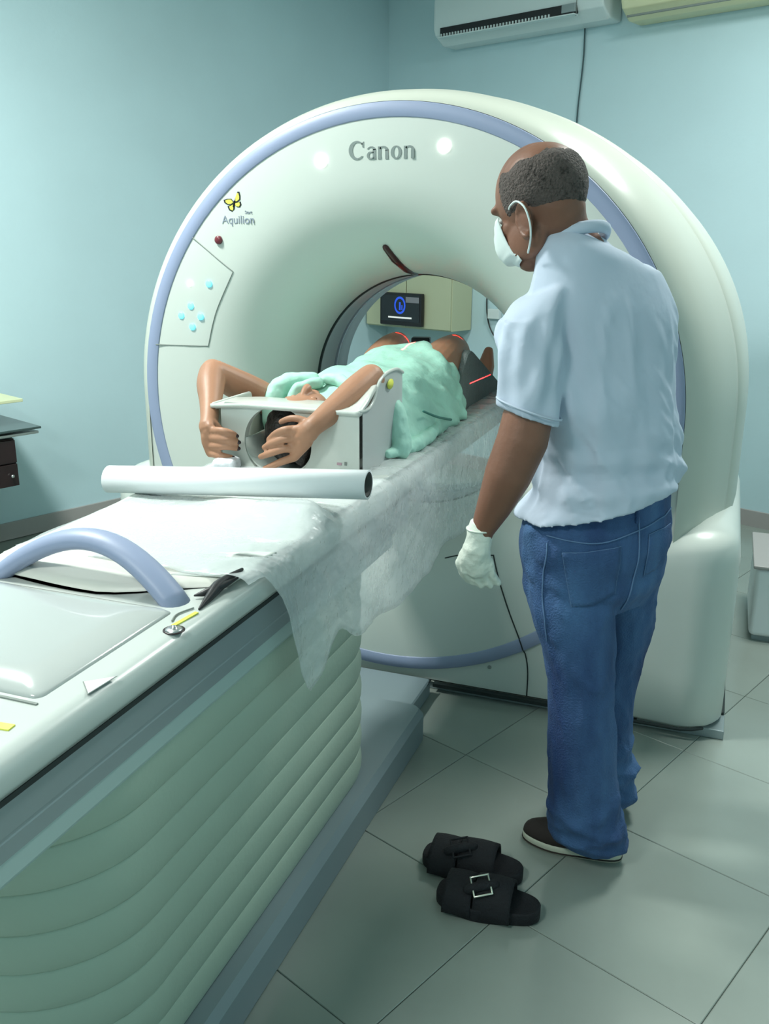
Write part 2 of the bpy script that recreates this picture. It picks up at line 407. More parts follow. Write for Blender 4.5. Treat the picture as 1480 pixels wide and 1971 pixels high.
# control panel, left
pv = [(-0.67, 1.45), (-0.531, 1.347), (-0.60, 1.22), (-0.636, 1.108), (-0.833, 1.105)]
tube('control_panel_seam', onface(pv[:2], 6)+onface(pv[1:4], 12)[1:]+onface(pv[3:], 6)[1:], 0.0017, 'seam', G, 6)
def button(name, p, r, m, dz=0.004):
    c = Vector((p[0], fy(p[0], p[1]), p[1]))
    o = loft(name, [circ(r, c.y, c.z, c.x, 20), circ(r, c.y-dz*0.6, c.z, c.x, 20), circ(r*0.75, c.y-dz, c.z, c.x, 20)], m, G)
    return o
tag(button('panel_button', (-0.69, 1.307), 0.0075, 'button_glint'), 'lit white button')
for p in ((-0.619, 1.308), (-0.691, 1.236), (-0.729, 1.204), (-0.656, 1.203), (-0.689, 1.169)):
    tag(button('panel_button', p, 0.011, 'cyan'), 'lit cyan button')
tag(button('stop_button', (-0.575, 1.444), 0.013, 'red', 0.01), 'dark red round button')
for p in ((-0.216, 1.671), (0.164, 1.702)): tag(button('downlight_reflection', p, 0.0165, 'button_glint', 0.006), 'small round white downlight reflection')  # reflections of round downlights, made as glowing discs on the cover
# small marks
button('fixing_screw', (0.355, 0.115), 0.006, 'seam')
# --- lettering "Canon": thick and thin strokes
def canon():
    quads_v = []; quads_f = []
    def strip(o, i):
        b = len(quads_v); n = len(o)
        for p, q in zip(o, i): quads_v.append(p); quads_v.append(q)
        for k in range(n-1): quads_f.append((b+2*k, b+2*k+1, b+2*k+3, b+2*k+2))
    def arc(cx, cz, rx, rz, a0, a1, n=20): return [(cx+rx*math.cos(math.radians(a0+(a1-a0)*k/n)), cz+rz*math.sin(math.radians(a0+(a1-a0)*k/n))) for k in range(n+1)]
    def stem(x, w, h): strip([(x, 0), (x, h)], [(x+w, 0), (x+w, h)])
    # C
    strip(arc(0.5, 0.5, 0.5, 0.52, 38, 322), arc(0.56, 0.5, 0.32, 0.42, 48, 312))
    strip([(0.79, 0.86), (0.85, 0.66)], [(0.93, 0.98), (0.93, 0.64)])
    # a
    x = 1.12
    stem(x+0.36, 0.19, 0.55); strip(arc(x+0.28, 0.50, 0.27, 0.20, 0, 165, 12), arc(x+0.24, 0.48, 0.15, 0.15, 0, 160, 12))
    strip(arc(x+0.22, 0.20, 0.22, 0.22, 60, 300), arc(x+0.25, 0.20, 0.10, 0.15, 60, 300)); strip([(x+0.3, 0.42), (x+0.42, 0.40)], [(x+0.3, 0.35), (x+0.42, 0.33)]); strip([(x+0.3, 0.02), (x+0.42, 0.06)], [(x+0.3, 0.08), (x+0.42, 0.13)])
    def en(x):
        stem(x, 0.19, 0.68); stem(x+0.44, 0.19, 0.48)
        strip(arc(x+0.34, 0.46, 0.29, 0.24, 0, 150, 12), arc(x+0.30, 0.44, 0.15, 0.17, 0, 150, 12))
    en(1.80)
    strip(arc(2.90, 0.345, 0.33, 0.36, 0, 360, 28), arc(2.90, 0.345, 0.14, 0.29, 0, 360, 28))
    en(3.36)
    return quads_v, quads_f
v, f = canon()
sx, sz = 0.203/3.99, 0.050
L0 = Vector((-0.128, -0.0035, 1.672))
o = mesh('maker_lettering', [L0+Vector((p[0]*sx, 0, p[1]*sz)) for p in v], f, 'text', G)
so = o.modifiers.new('s', 'SOLIDIFY'); so.thickness = 0.002
def text(name, s, loc, size, m, parent, mx=None, ext=0.0006, align='CENTER'):
    cu = bpy.data.curves.new(name, 'FONT'); cu.body = s; cu.size = size; cu.extrude = ext; cu.align_x = align
    o = bpy.data.objects.new(name, cu); C.objects.link(o)
    dg = bpy.context.evaluated_depsgraph_get(); me = bpy.data.meshes.new_from_object(o.evaluated_get(dg))
    bpy.data.objects.remove(o)
    X = mx or (Matrix.Translation(Vector(loc))@Matrix.Rotation(PI/2, 4, 'X'))
    me.transform(X); return link(name, me, m, parent)
text('model_lettering', 'Aquilion', (-0.503, -0.003, 1.494), 0.034, 'text2', G)
text('model_lettering', 'Start', (-0.466, -0.003, 1.523), 0.013, 'text2', G)
# butterfly emblem: four wings with black edges, body
def wing(pts, s, cx, cz, y): return [Vector((cx+p[0]*s, y, cz+p[1]*s)) for p in pts]
fw1 = [(0, 0), (0.15, 0.45), (0.42, 1.0), (0.62, 0.98), (0.72, 0.6), (0.70, 0.25), (0.35, 0.0)]
hw1 = [(0, 0), (0.35, 0.0), (0.72, 0.1), (0.80, -0.2), (0.62, -0.45), (0.3, -0.42), (0.08, -0.25)]
fw2 = [(0, 0), (-0.3, 0.35), (-0.75, 0.35), (-1.15, 0.25), (-1.1, 0.0), (-0.75, -0.2), (-0.35, -0.2)]
hw2 = [(0, 0), (-0.35, -0.2), (-0.75, -0.35), (-0.6, -0.7), (-0.25, -0.85), (0.02, -0.62), (0.08, -0.25)]
cx, cz, s = -0.515, 1.556, 0.032
R_ = Matrix.Rotation(0, 2)
for nm, pts, lab in (('emblem_wing', fw1, 0), ('emblem_wing', hw1, 0), ('emblem_wing', fw2, 0), ('emblem_wing', hw2, 0)):
    mx_ = sum(p[0] for p in pts)/len(pts); mz_ = sum(p[1] for p in pts)/len(pts)
    ov = wing(pts, s, cx, cz, -0.003); o = mesh(nm, ov+[p+Vector((0, 0.0015, 0)) for p in ov], [tuple(range(7))]+[(i, (i+1) % 7, (i+1) % 7+7, i+7) for i in range(7)], 'black', G)
    iv = [Vector((cx+(mx_+(p[0]-mx_)*0.74-0.06*(1 if p[0] > 0 else -1))*s, -0.0035, cz+(mz_+(p[1]-mz_)*0.74)*s)) for p in pts]
    q = mesh('wing_patch', iv+[p+Vector((0, 0.001, 0)) for p in iv], [tuple(range(7))]+[(i, (i+1) % 7, (i+1) % 7+7, i+7) for i in range(7)], 'yellow', o)
tube('emblem_body', [(cx-0.003, -0.004, cz-0.012), (cx+0.001, -0.0045, cz+0.004)], 0.002, 'black', G, 8)

# laser lamps inside the gantry: thin red planes of light
def laser(name, loc, aim, axis, power, thick=0.0032):
    l = bpy.data.lights.new(name, 'SPOT'); l.energy = power; l.spot_size = math.radians(75); l.spot_blend = 0.1; l.shadow_soft_size = 0.001
    l.use_nodes = True; nt = l.node_tree; em = nt.nodes['Emission']
    tc = nt.nodes.new('ShaderNodeTexCoord'); sp = nt.nodes.new('ShaderNodeSeparateXYZ'); nt.links.new(tc.outputs['Normal'], sp.inputs[0])
    ab = nt.nodes.new('ShaderNodeMath'); ab.operation = 'ABSOLUTE'; nt.links.new(sp.outputs['X'], ab.inputs[0])
    lt = nt.nodes.new('ShaderNodeMath'); lt.operation = 'LESS_THAN'; lt.inputs[1].default_value = thick; nt.links.new(ab.outputs[0], lt.inputs[0])
    nt.links.new(lt.outputs[0], em.inputs['Strength']); em.inputs['Color'].default_value = (1.0, 0.03, 0.03, 1)
    o = bpy.data.objects.new(name, l); C.objects.link(o)
    z = (Vector(loc)-Vector(aim)).normalized(); x = Vector(axis); x = (x-z*x.dot(z)).normalized(); y = z.cross(x)
    mm = Matrix.Identity(4)
    for i in range(3): mm[i][0], mm[i][1], mm[i][2], mm[i][3] = x[i], y[i], z[i], loc[i]
    o.matrix_world = mm
    return o
laser('laser_line_light', (0.0, 0.345, 1.30), (0.0, 0.25, 0.9), (1, 0, 0), 130, 0.008)
laser('laser_line_light', (0.0, 0.375, 1.30), (0.0, 0.365, 0.9), (0, 1, 0), 130, 0.008)
laser('laser_line_light', (0.36, 0.42, 1.02), (0.0, 0.47, 0.95), (0, 0, 1), 60, 0.007)

# ------------------------------------------------------------------ patient couch
XC = 0.017
T = empty('patient_couch', (XC, -0.9, 0), 'long white patient couch on pale green bellows running into the scanner bore', 'couch')
def rrect(x0, x1, y0, y1, r, z, n=6, f=None):
    p = []
    for cx_, cy_, a0 in ((x1-r, y1-r, 0), (x0+r, y1-r, PI/2), (x0+r, y0+r, PI), (x1-r, y0+r, 1.5*PI)):
        for i in range(n+1):
            a = a0+PI/2*i/n; p.append(Vector((cx_+r*math.cos(a), cy_+r*math.sin(a), z if f is None else z+f(cx_+r*math.cos(a), cy_+r*math.sin(a)))))
    return p
# base plinth
loft('base_plinth', [rrect(-0.20, 0.235, -1.95, -0.29, 0.03, 0.003), rrect(-0.20, 0.235, -1.95, -0.29, 0.03, 0.085), rrect(-0.19, 0.222, -1.94, -0.30, 0.03, 0.105)], 'plinth', T, smooth=False)
loft('bridge_plate', [rrect(-0.16, 0.168, -0.31, -0.032, 0.006, 0.003), rrect(-0.16, 0.168, -0.31, -0.032, 0.006, 0.052), rrect(-0.155, 0.163, -0.31, -0.032, 0.006, 0.056)], 'plinth', T, smooth=False)
tube('plinth_edge_line', [(0.150, -0.305, 0.02), (0.168, -0.03, 0.053)], 0.003, 'dark', T, 6)
# bellows: folds narrowing a little towards the floor, rounded at the head end
NF = 8; zb0, zb1 = 0.107, 0.716
for k in range(NF):
    za = zb0+(zb1-zb0)*k/NF; zz = zb0+(zb1-zb0)*(k+1)/NF; secs = []
    for t in (0.0, 0.04, 0.12, 0.3, 0.5, 0.7, 0.85, 0.95, 1.0):
        b = 0.006*(1-abs(2*t-1)**2.5)
        h = (za+(zz-za)*t-zb0)/(zb1-zb0)
        secs.append(rrect(-0.165-0.02*h-b, 0.190+0.040*h+b, -1.80-0.06*h-b, -0.56-0.10*h+b, 0.20, za+(zz-za)*t, 12))
    loft('bellows_fold', secs, 'bellows', T, cap=True)
# upper frame: grey band, dark gap, white rounded deck
loft('bellows_collar', [rrect(-0.205, 0.240, -2.3, -0.60, 0.03, 0.716), rrect(-0.205, 0.243, -2.3, -0.60, 0.03, 0.722), rrect(-0.205, 0.243, -2.3, -0.60, 0.03, 0.752)], 'trim', T, smooth=False)
loft('side_rail', [rrect(-0.212, 0.246, -2.3, -0.50, 0.03, 0.752), rrect(-0.212, 0.246, -2.3, -0.50, 0.03, 0.775), rrect(-0.211, 0.245, -2.3, -0.50, 0.03, 0.777), rrect(-0.211, 0.245, -2.3, -0.50, 0.03, 0.781),
                   rrect(-0.212, 0.247, -2.3, -0.50, 0.03, 0.783), rrect(-0.212, 0.247, -2.3, -0.50, 0.03, 0.832)], 'grey', T, smooth=False)
loft('rail_gap', [rrect(-0.212, 0.2575, -2.3, -0.50, 0.03, 0.831), rrect(-0.212, 0.2575, -2.3, -0.50, 0.03, 0.8385)], 'dark', T, smooth=False)
DK = 0.888
dsec = []
for q in range(7):
    a = PI/2*q/6; r = 0.026
    dsec.append(rrect(-0.226+r*(1-math.cos(a)), 0.262-r*(1-math.cos(a)), -2.4, 0.95, 0.02, DK-r+r*math.sin(a)))
loft('couch_deck', [rrect(-0.222, 0.256, -2.4, 0.95, 0.02, 0.8385), rrect(-0.226, 0.262, -2.4, 0.95, 0.02, 0.85)]+dsec, 'deck', T)
# raised cover plate at the head end
cv = [rrect(-0.20, 0.208, -1.83, -1.515, 0.012, DK-0.004)]
for q in range(1, 6):
    t = q/5; cv.append(rrect(-0.20+0.06*t, 0.208-0.06*t, -1.83+0.05*t, -1.515-0.05*t, 0.012+0.02*t, DK+0.016*math.sin(t*PI/2)))
loft('head_end_cover', cv, mat('cover_white_gloss', (0.46, 0.49, 0.475), 0.18, coat=0.5), T)
box('seam_strip', (0.004, -1.836, DK+0.0005), (0.41, 0.004, 0.003), 'seam', T, 0, 0)
# mattress board (moving cradle) with turned-up pad end
pad = []
for y, zt, th in ((-1.475, 0.003, 0.004), (-1.46, 0.014, 0.012), (-1.40, 0.018, 0.016), (-1.2, 0.014, 0.012), (-0.6, 0.012, 0.011), (0.2, 0.012, 0.011), (0.95, 0.012, 0.011)):
    sec = []
    for j in range(15):
        t = j/14; x = -0.205+t*0.435; sec.append(Vector((x, y-0.03*math.sin(t*PI)*(y < -1.39)+0.075*sm(0.55, 1, t)*(y < -1.3), DK+zt+0.004*math.cos(3*t+y*9)*(y < -1.3))))
    for j in range(14, -1, -1):
        t = j/14; x = -0.205+t*0.435; sec.append(Vector((x, y-0.03*math.sin(t*PI)*(y < -1.39)+0.075*sm(0.55, 1, t)*(y < -1.3), DK+0.001)))
    pad.append(sec)
loft('mattress_pad', pad, 'pad', T)
# handle
hp = []
for k in range(21):
    t = k/20; a = PI*t
    hp.append((0.192-0.372*t, -1.487+0.03*math.sin(a), DK-0.012+0.088*math.sin(a)**0.85))
tube('grab_handle', hp, [0.017]*21, 'lilac', T, 16, flat=[1.55]*21, round_ends=False, ref=(0, 0, 1))
# cable/black tail tucked under the pad
tube('pad_strap', [(0.236, -1.50, DK+0.002), (0.230, -1.46, DK+0.006), (0.226, -1.42, DK+0.012), (0.235, -1.36, DK+0.020)], [0.002, 0.007, 0.010, 0.003], 'black', T, 8, sub=12)
tube('pad_strap', [(0.205, -1.462, DK+0.006), (0.225, -1.44, DK+0.010), (0.243, -1.39, DK+0.016)], [0.002, 0.008, 0.002], 'black', T, 8, sub=10)
tube('pad_strap', [(0.225, -1.50, DK+0.002), (0.215, -1.53, DK+0.002), (0.222, -1.555, DK+0.002)], 0.0015, 'seam', T, 6, sub=8)
mz = Matrix.Rotation(0.05, 3, 'Z')
box('yellow_marker', (0.2355, -1.540, DK+0.001), (0.007, 0.058, 0.002), 'yellow', T, -0.1, 0)
box('yellow_marker', (0.198, -1.895, DK+0.001), (0.045, 0.013, 0.002), 'yellow', T, 0.1, 0)
bz = [[Vector((0.2415+r*math.cos(a), -1.58+r*math.sin(a), DK+h)) for a in (2*PI*j/20 for j in range(20))] for r, h in ((0.013, 0), (0.013, 0.002), (0.009, 0.003), (0.005, 0.003), (0.004, 0.007), (0.001, 0.008))]
loft('lock_bolt', bz, 'steel', T); loft('bolt_ring', [[Vector((0.2415+r*math.cos(a), -1.58+r*math.sin(a), DK+h)) for a in (2*PI*j/20 for j in range(20))] for r, h in ((0.0165, 0), (0.0165, 0.001), (0.0135, 0.0012))], 'wood', T)
# warning label triangle
def tri(name, a, b, c, h, m): return mesh(name, [Vector((*p, DK+0.0002)) for p in (a, b, c)]+[Vector((*p, DK+h)) for p in (a, b, c)], [(0, 1, 2), (3, 4, 5), (0, 1, 4, 3), (1, 2, 5, 4), (2, 0, 3, 5)], m, T)
A_, B_, C_ = (0.222, -1.765), (0.2505, -1.792), (0.2545, -1.735)
tri('warning_label_border', A_, B_, C_, 0.0008, 'seam')
cen = Vector(((A_[0]+B_[0]+C_[0])/3, (A_[1]+B_[1]+C_[1])/3))
ins = [tuple(cen+(Vector(p)-cen)*0.9) for p in (A_, B_, C_)]
tri('warning_label', *ins, 0.0012, 'paper')

# ------------------------------------------------------------------ plastic film over the couch edge
def film():
    """film lies over the deck from the roll to the bore and hangs down the right side"""
    nx, ny = 46, 120; vs = []; fs = []
    for j in range(ny+1):
        y = -1.40+2.05*j/ny
        drop = 0.29+0.012*math.sin(y*9+1)+0.006*math.sin(y*23)
        drop = min(drop, 0.31*sm(-1.36, -1.19, y)+0.01) if y < -1.17 else drop-0.06*math.exp(-((y+1.07)/0.06)**2)
        xl = -0.21
        wid = 0.262-xl+drop
        for i in range(nx+1):
            s = wid*i/nx; x = xl+s
            wob = 0.0035*noise.noise(Vector((x*14, y*9, 0)))+0.002*noise.noise(Vector((x*40, y*22, 3)))
            edge = math.exp(-((x-0.20)/0.06)**2)
            wob += 0.0055*edge*math.sin(y*70+5*noise.noise(Vector((x*9, y*5, 1))))
            hump = 0.030*sm(-0.16, 0.20, x)*(1-sm(0.22, 0.27, x))*math.exp(-((y+1.055)/0.055)**2)
            if x < 0.252: p = Vector((x, y, DK+0.0195+wob+0.0015+hump))
            else:
                q = x-0.252; a = min(q/0.022, PI/2); r = 0.022
                h = max(0, q-r*PI/2)
                p = Vector((0.252+r*math.sin(a)+h*0.05+abs(wob)*2.0+(0.006+0.014*noise.noise(Vector((3, y*7, h*5))))*sm(0, 0.06, h), y, DK+0.0195-r*(1-math.cos(a))-h))
            vs.append(p)
    for j in range(ny):
        for i in range(nx):
            a = j*(nx+1)+i; fs.append((a, a+1, a+nx+2, a+nx+1))
    return vs, fs
v, f = film()
film_o = mesh('plastic_sheet', v, f, 'film', None, True)
so = film_o.modifiers.new('s', 'SOLIDIFY'); so.thickness = 0.0006
tag(film_o, 'crumpled clear plastic sheet hanging over the right edge of the patient couch', 'sheet')
# white couch cover lying on the pad
cs = []
for j in range(90):
    y = -1.425+2.3*j/89; sec = []
    for i in range(50):
        t = i/49; x = -0.216+0.462*t
        z = DK+0.0165+0.004*noise.noise(Vector((x*7, y*5, 7)))+0.003*math.sin(y*24+4*x)*sm(0.5, 1, t)*(y < -0.8)
        z += 0.010*math.exp(-((y+1.02+0.03*math.sin(x*14))/0.05)**2)*(0.5+0.5*math.sin(x*19+1))
        yl = -1.06+0.02*x; z += 0.030*sm(-0.16, 0.20, x)*(1-sm(0.215, 0.246, x))*math.exp(-((y-yl)/0.055)**2)
        sec.append(Vector((x, y+0.06*sm(0.6, 1, t)*(y < -1.3)*0.6, z)))
    cs.append(sec)
o = loft('couch_cover', cs, 'cloth', None, cap=False, closed=False)
so = o.modifiers.new('s', 'SOLIDIFY'); so.thickness = 0.0015; so.offset = -1
tag(o, 'white wrinkled cover sheet spread on top of the couch under the paper roll', 'sheet')

# ------------------------------------------------------------------ paper roll
a = onZ(210, 922, 0.934); b = onZ(709, 933, 0.972)
ax = (b-a).normalized(); R0 = 0.0305
up_ = Vector((0, 0, 1)); bb = ax.cross(up_)
def rr_(c, r): return [c+up_*(r*math.cos(t))+bb*(r*math.sin(t)) for t in (2*PI*j/40 for j in range(40))]
roll = empty('paper_roll', (a+b)/2-up_*R0, 'long white roll of examination paper lying across the couch', 'paper roll')
loft('paper_winding', [rr_(a, 0.026), rr_(a, R0), rr_(b, R0), rr_(b, 0.026)], 'paper', roll, cap=False)
for s_ in loft('x', [rr_(a, R0), rr_(b, R0)], 'paper').data.polygons: pass
bpy.data.objects.remove(bpy.data.objects['x'])
loft('cardboard_core', [rr_(a, 0.026), rr_(b-ax*0.001, 0.026), rr_(b-ax*0.001, 0.022), rr_(a+ax*0.01, 0.022)], mat('grey_core', (0.06, 0.065, 0.06), 0.7), roll, cap=True)

# ------------------------------------------------------------------ head and arm support
H = empty('head_and_arm_support', (0, -0.6, DK+0.018), 'white plastic head rest box with round opening and raised arm shield on couch', 'head rest')
zt = 1.048; HX, HZ, HR = -0.027, 0.972, 0.090
def board_hole():
    bm = bmesh.new(); rings = []
    for y in (-0.705, -0.685):
        inn, out = [], []
        for j in range(64):
            a = 2*PI*j/64+0.001; dx, dz = math.cos(a), math.sin(a)
            x0, x1, z0, z1 = -0.180-HX, 0.187-HX, DK+0.018-HZ, zt+0.017-HZ
            k = min((x1 if dx > 0 else x0)/dx if abs(dx) > 1e-6 else 9, (z1 if dz > 0 else z0)/dz if abs(dz) > 1e-6 else 9)
            inn.append(bm.verts.new((HX+HR*dx, y, min(HZ+HR*dz, zt+0.01))))
            px, pz = HX+dx*k, HZ+dz*k
            out.append(bm.verts.new((px, y, pz)))
        rings.append((inn, out))
    n = 64
    for j in range(n):
        k = (j+1) % n
        for inn, out in rings: bm.faces.new((inn[j], inn[k], out[k], out[j]))
        bm.faces.new((rings[0][0][j], rings[0][0][k], rings[1][0][k], rings[1][0][j]))
        bm.faces.new((rings[0][1][j], rings[0][1][k], rings[1][1][k], rings[1][1][j]))
    return bm
frombm('front_board', board_hole(), 'white', H)
# cradle trough behind the opening
tr = []
for y, r in ((-0.70, HR), (-0.66, HR-0.004), (-0.55, HR+0.004), (-0.44, HR+0.01)):
    tr.append([Vector((HX+r*math.cos(a), y, min(HZ+r*math.sin(a)*0.86, 1.04))) for a in (PI*0.97+PI*1.06*j/30 for j in range(31))])
o = loft('head_trough', tr, 'white', H, cap=False, closed=False); so = o.modifiers.new('s', 'SOLIDIFY'); so.thickness = 0.004; so.offset = 1
# arm plate across the top, turned up on the right
pl = []
for y in (-0.712, -0.70, -0.66, -0.60):
    sec = []
    for j in range(31):
        t = j/30; x = -0.205+0.395*t
        if y > -0.69: x = -0.205+0.395*t
        z = zt+0.012+0.05*sm(0.83, 1.0, t)*sm(-0.70, -0.60, y)-0.006*(1-sm(0, 0.25, t))
        sec.append(Vector((x, y, z)))
    pl.append(sec)
o = loft('arm_plate', pl, 'white', H, cap=False, closed=False); so = o.modifiers.new('s', 'SOLIDIFY'); so.thickness = 0.010; so.offset = 0; 
# raised side shields
for sx_, X in ((1, 0.187), (-1, -0.20)):
    pr = [(-0.705, 1.065), (-0.66, 1.062), (-0.635, 1.066), (-0.61, 1.08), (-0.59, 1.104), (-0.565, 1.122), (-0.52, 1.132), (-0.45, 1.132), (-0.405, 1.118)]
    if sx_ < 0: pr = [(y, min(z, 1.058)) for y, z in pr]
    pr = interp(pr, 28); n = len(pr)
    A = [Vector((X, y, z)) for y, z in pr]; Bt = [Vector((X, y, DK+0.019)) for y, z in pr]
    A2 = [p+Vector((-0.005*sx_, 0, 0)) for p in A]; B2 = [p+Vector((-0.005*sx_, 0, 0)) for p in Bt]
    loft('side_shield', [A, A2, B2, Bt, A], 'shield' if sx_ > 0 else 'white', H, cap=False, closed=False, smooth=False)
    tube('shield_rim', A, 0.0045, 'white', H, 8)
p = onX(753, 736, 0.193)
loft('yellow_sticker', [[Vector((0.1905+e, p.y+0.022*math.cos(a_), p.z-0.004+0.013*math.sin(a_))) for a_ in (2*PI*j/20 for j in range(20))] for e in (0, 0.001)], 'yellow', H)
box('support_slot_mark', onY(653, 893, -0.7065), (0.012, 0.001, 0.006), mat('pink_print', (0.45, 0.3, 0.35), 0.5), H, 0, 0)
box('support_slot_mark', onY(665, 893, -0.7065), (0.006, 0.001, 0.008), 'seam', H, 0, 0)
tag(box('tissue_pad', onZ(436, 894, DK+0.035), (0.06, 0.06, 0.035), mat('white_tissue', (0.78, 0.80, 0.84), 0.8, bump=0.8, bscale=40), None, 0.2, 0.012), 'small crumpled white tissue pad on the couch below the hand with dark nails', 'tissue')

# ------------------------------------------------------------------ patient (lying on the couch, arms over the head)
PB = Body()
def V(*a): return Vector(a)
def fingers(B, paths, r=0.0095):
    for p in paths:
        q = [onY(*a) for a in p]; n = len(q)
        B.limb([tuple(a) for a in q], [r*(1.08-0.28*i/(n-1)) for i in range(n)], 12, sub=9)
# head, face up
HC = V(-0.022, -0.590, 0.992)
PB.ell(HC, (0.072, 0.094, 0.080)); PB.ell(HC+V(0, 0.055, 0.018), (0.058, 0.070, 0.066)); PB.ell(HC+V(0, 0.100, 0.030), (0.030, 0.028, 0.030))
PB.limb([HC+V(0, 0.018, 0.076), HC+V(0, 0.036, 0.088), HC+V(0, 0.048, 0.092), HC+V(0, 0.056, 0.082)], [0.008, 0.010, 0.013, 0.010], 10)
for s in (-1, 1):
    PB.ell(HC+V(0.073*s, 0.022, -0.004), (0.010, 0.020, 0.028)); PB.ell(HC+V(0.026*s, 0.010, 0.068), (0.022, 0.006, 0.008))
PB.ell(HC+V(0, 0.074, 0.080), (0.020, 0.0045, 0.006)); PB.ell(HC+V(0, 0.083, 0.078), (0.018, 0.005, 0.006))
PB.limb([HC+V(0, 0.05, -0.01), V(-0.012, -0.43, 0.975), V(0, -0.36, 0.975)], [0.05, 0.047, 0.07], 18)
# trunk
PB.limb([V(-0.08, -0.36, 0.985), V(0, -0.355, 0.99), V(0.09, -0.36, 0.985)], [0.055, 0.066, 0.055], 20)
tr_ = [(-0.38, 0.13, 0.055), (-0.30, 0.155, 0.078), (-0.20, 0.15, 0.082), (-0.10, 0.135, 0.074), (0.0, 0.15, 0.076), (0.08, 0.155, 0.072), (0.14, 0.12, 0.05)]
PB.loft([[V(a*math.cos(t), y, 0.986+b*math.sin(t)) for t in (2*PI*j/28 for j in range(28))] for y, a, b in tr_])
# legs over the wedge
KN = {}
for s, kp in ((1, onY(872, 655, 0.375)), (-1, onY(762, 655, 0.375))):
    k = V(kp.x, 0.375, 1.088); KN[s] = k
    PB.limb([V(0.075*s, 0.05, 0.985), (V(0.08*s, 0.05, 0.985)+k)/2+V(0, 0, 0.015), k, V(k.x+0.005*s, 0.44, 1.05), V(k.x+0.01*s, 0.60, 0.985), V(k.x+0.01*s, 0.76, 0.945)],
            [0.080, 0.072, 0.053, 0.046, 0.043, 0.028], 22, sub=22)
    PB.ell(k+V(0, 0.012, 0.012), (0.043, 0.045, 0.042))
    PB.limb([V(k.x+0.01*s, 0.77, 0.942), V(k.x+0.012*s, 0.80, 0.985), V(k.x+0.015*s, 0.82, 1.04)], [0.030, 0.028, 0.016], 12, flat=[1.2]*3)
# arms
SL = V(-0.165, -0.40, 1.0); EL = onY(409, 716, -0.57); WL = onY(403, 806, -0.715)
PB.limb([SL+V(0.05, 0.03, -0.005), SL, SL.lerp(EL, 0.5), EL+V(0.004, 0, -0.002)], [0.045, 0.045, 0.043, 0.035], 20, sub=14)
PB.limb([EL, EL.lerp(WL, 0.28)+V(-0.003, 0, 0), EL.lerp(WL, 0.65), WL, onY(401, 822, -0.735)], [0.034, 0.036, 0.028, 0.0225, 0.024], 20, sub=16)
SR = V(0.095, -0.35, 0.975); ER = onY(714, 727, -0.55); WR = onY(606, 818, -0.745)
PB.limb([SR+V(-0.05, 0.03, -0.005), SR, SR.lerp(ER, 0.5), ER], [0.045, 0.045, 0.042, 0.034], 20, sub=14)
PB.limb([ER, ER.lerp(WR, 0.28)+V(0, 0, -0.004), ER.lerp(WR, 0.65)+V(0, 0, -0.002), WR, onY(592, 832, -0.752)], [0.034, 0.038, 0.031, 0.0240, 0.026], 20, sub=16)
# right-hand side hand: back of hand, four fingers over the rim of the opening, thumb
for a, b, r in (((600, 822), (566, 828), .0115), ((598, 832), (568, 843), .0125), ((594, 842), (568, 862), .0125), ((592, 850), (566, 880), .0115)):
    PB.limb([onY(*a, -0.750), onY((a[0]+b[0])/2, (a[1]+b[1])/2, -0.758), onY(*b, -0.757)], [0.014, r*1.1, r], 12)
fingers(PB, [[(566, 826, -.757), (546, 828, -.768), (530, 835, -.765), (518, 846, -.750)],
             [(568, 843, -.757), (545, 846, -.771), (525, 853, -.769), (509, 861, -.752)],
             [(568, 862, -.757), (543, 865, -.772), (520, 873, -.769), (502, 879, -.753)],
             [(565, 881, -.757), (544, 888, -.770), (525, 896, -.766), (510, 902, -.752)]])
fingers(PB, [[(598, 815, -.742), (574, 806, -.745), (556, 806, -.745), (541, 812, -.738)]], 0.0088)
# left-hand side hand with dark nails, resting on the edge of the board
for a, b, r in (((404, 816), (410, 829), .0115), ((400, 822), (406, 843), .0125), ((397, 826), (405, 858), .0125), ((396, 830), (405, 872), .0115)):
    PB.limb([onY(*a, -0.738), onY((a[0]+b[0])/2-3, (a[1]+b[1])/2, -0.748), onY(*b, -0.748)], [0.014, r*1.1, r], 12)
FL = [[(408, 829, -.748), (424, 829, -.762), (440, 832, -.760), (453, 838, -.748)],
      [(405, 843, -.748), (423, 844, -.765), (441, 847, -.763), (457, 851, -.750)],
      [(404, 858, -.748), (422, 859, -.765), (441, 860, -.763), (456, 863, -.750)],
      [(405, 872, -.748), (420, 876, -.762), (434, 879, -.760), (446, 881, -.750)]]
fingers(PB, FL)
fingers(PB, [[(410, 812, -.730), (420, 822, -.728), (430, 834, -.724)]], 0.0088)
def lift(co, no):
    return co
patient = PB.build('person', 'skin2', None, 0.0032, 3, 0.5)
tag(patient, 'person lying on back on couch in mint gown, arms raised overhead, knees bent, dark nails', 'person')
for k, p in enumerate(FL):
    q = onY(*p[-1]); q0 = onY(*p[-2]); d = (q-q0).normalized()
    n_ = V(0.25, -1, 0.35); n_ = (n_-d*n_.dot(d)).normalized(); b_ = d.cross(n_)
    R3 = Matrix((d, b_, n_)).transposed()
    B = [[q+d*0.002+n_*0.0045+R3@V(0.0062*math.sin(t)*math.cos(a), 0.0052*math.sin(t)*math.sin(a), 0.003*math.cos(t)) for a in (2*PI*j/12 for j in range(12))] for t in (0.2, 0.7, 1.2, 1.6, 2.2)]
    loft('fingernail', B, 'nail', patient)
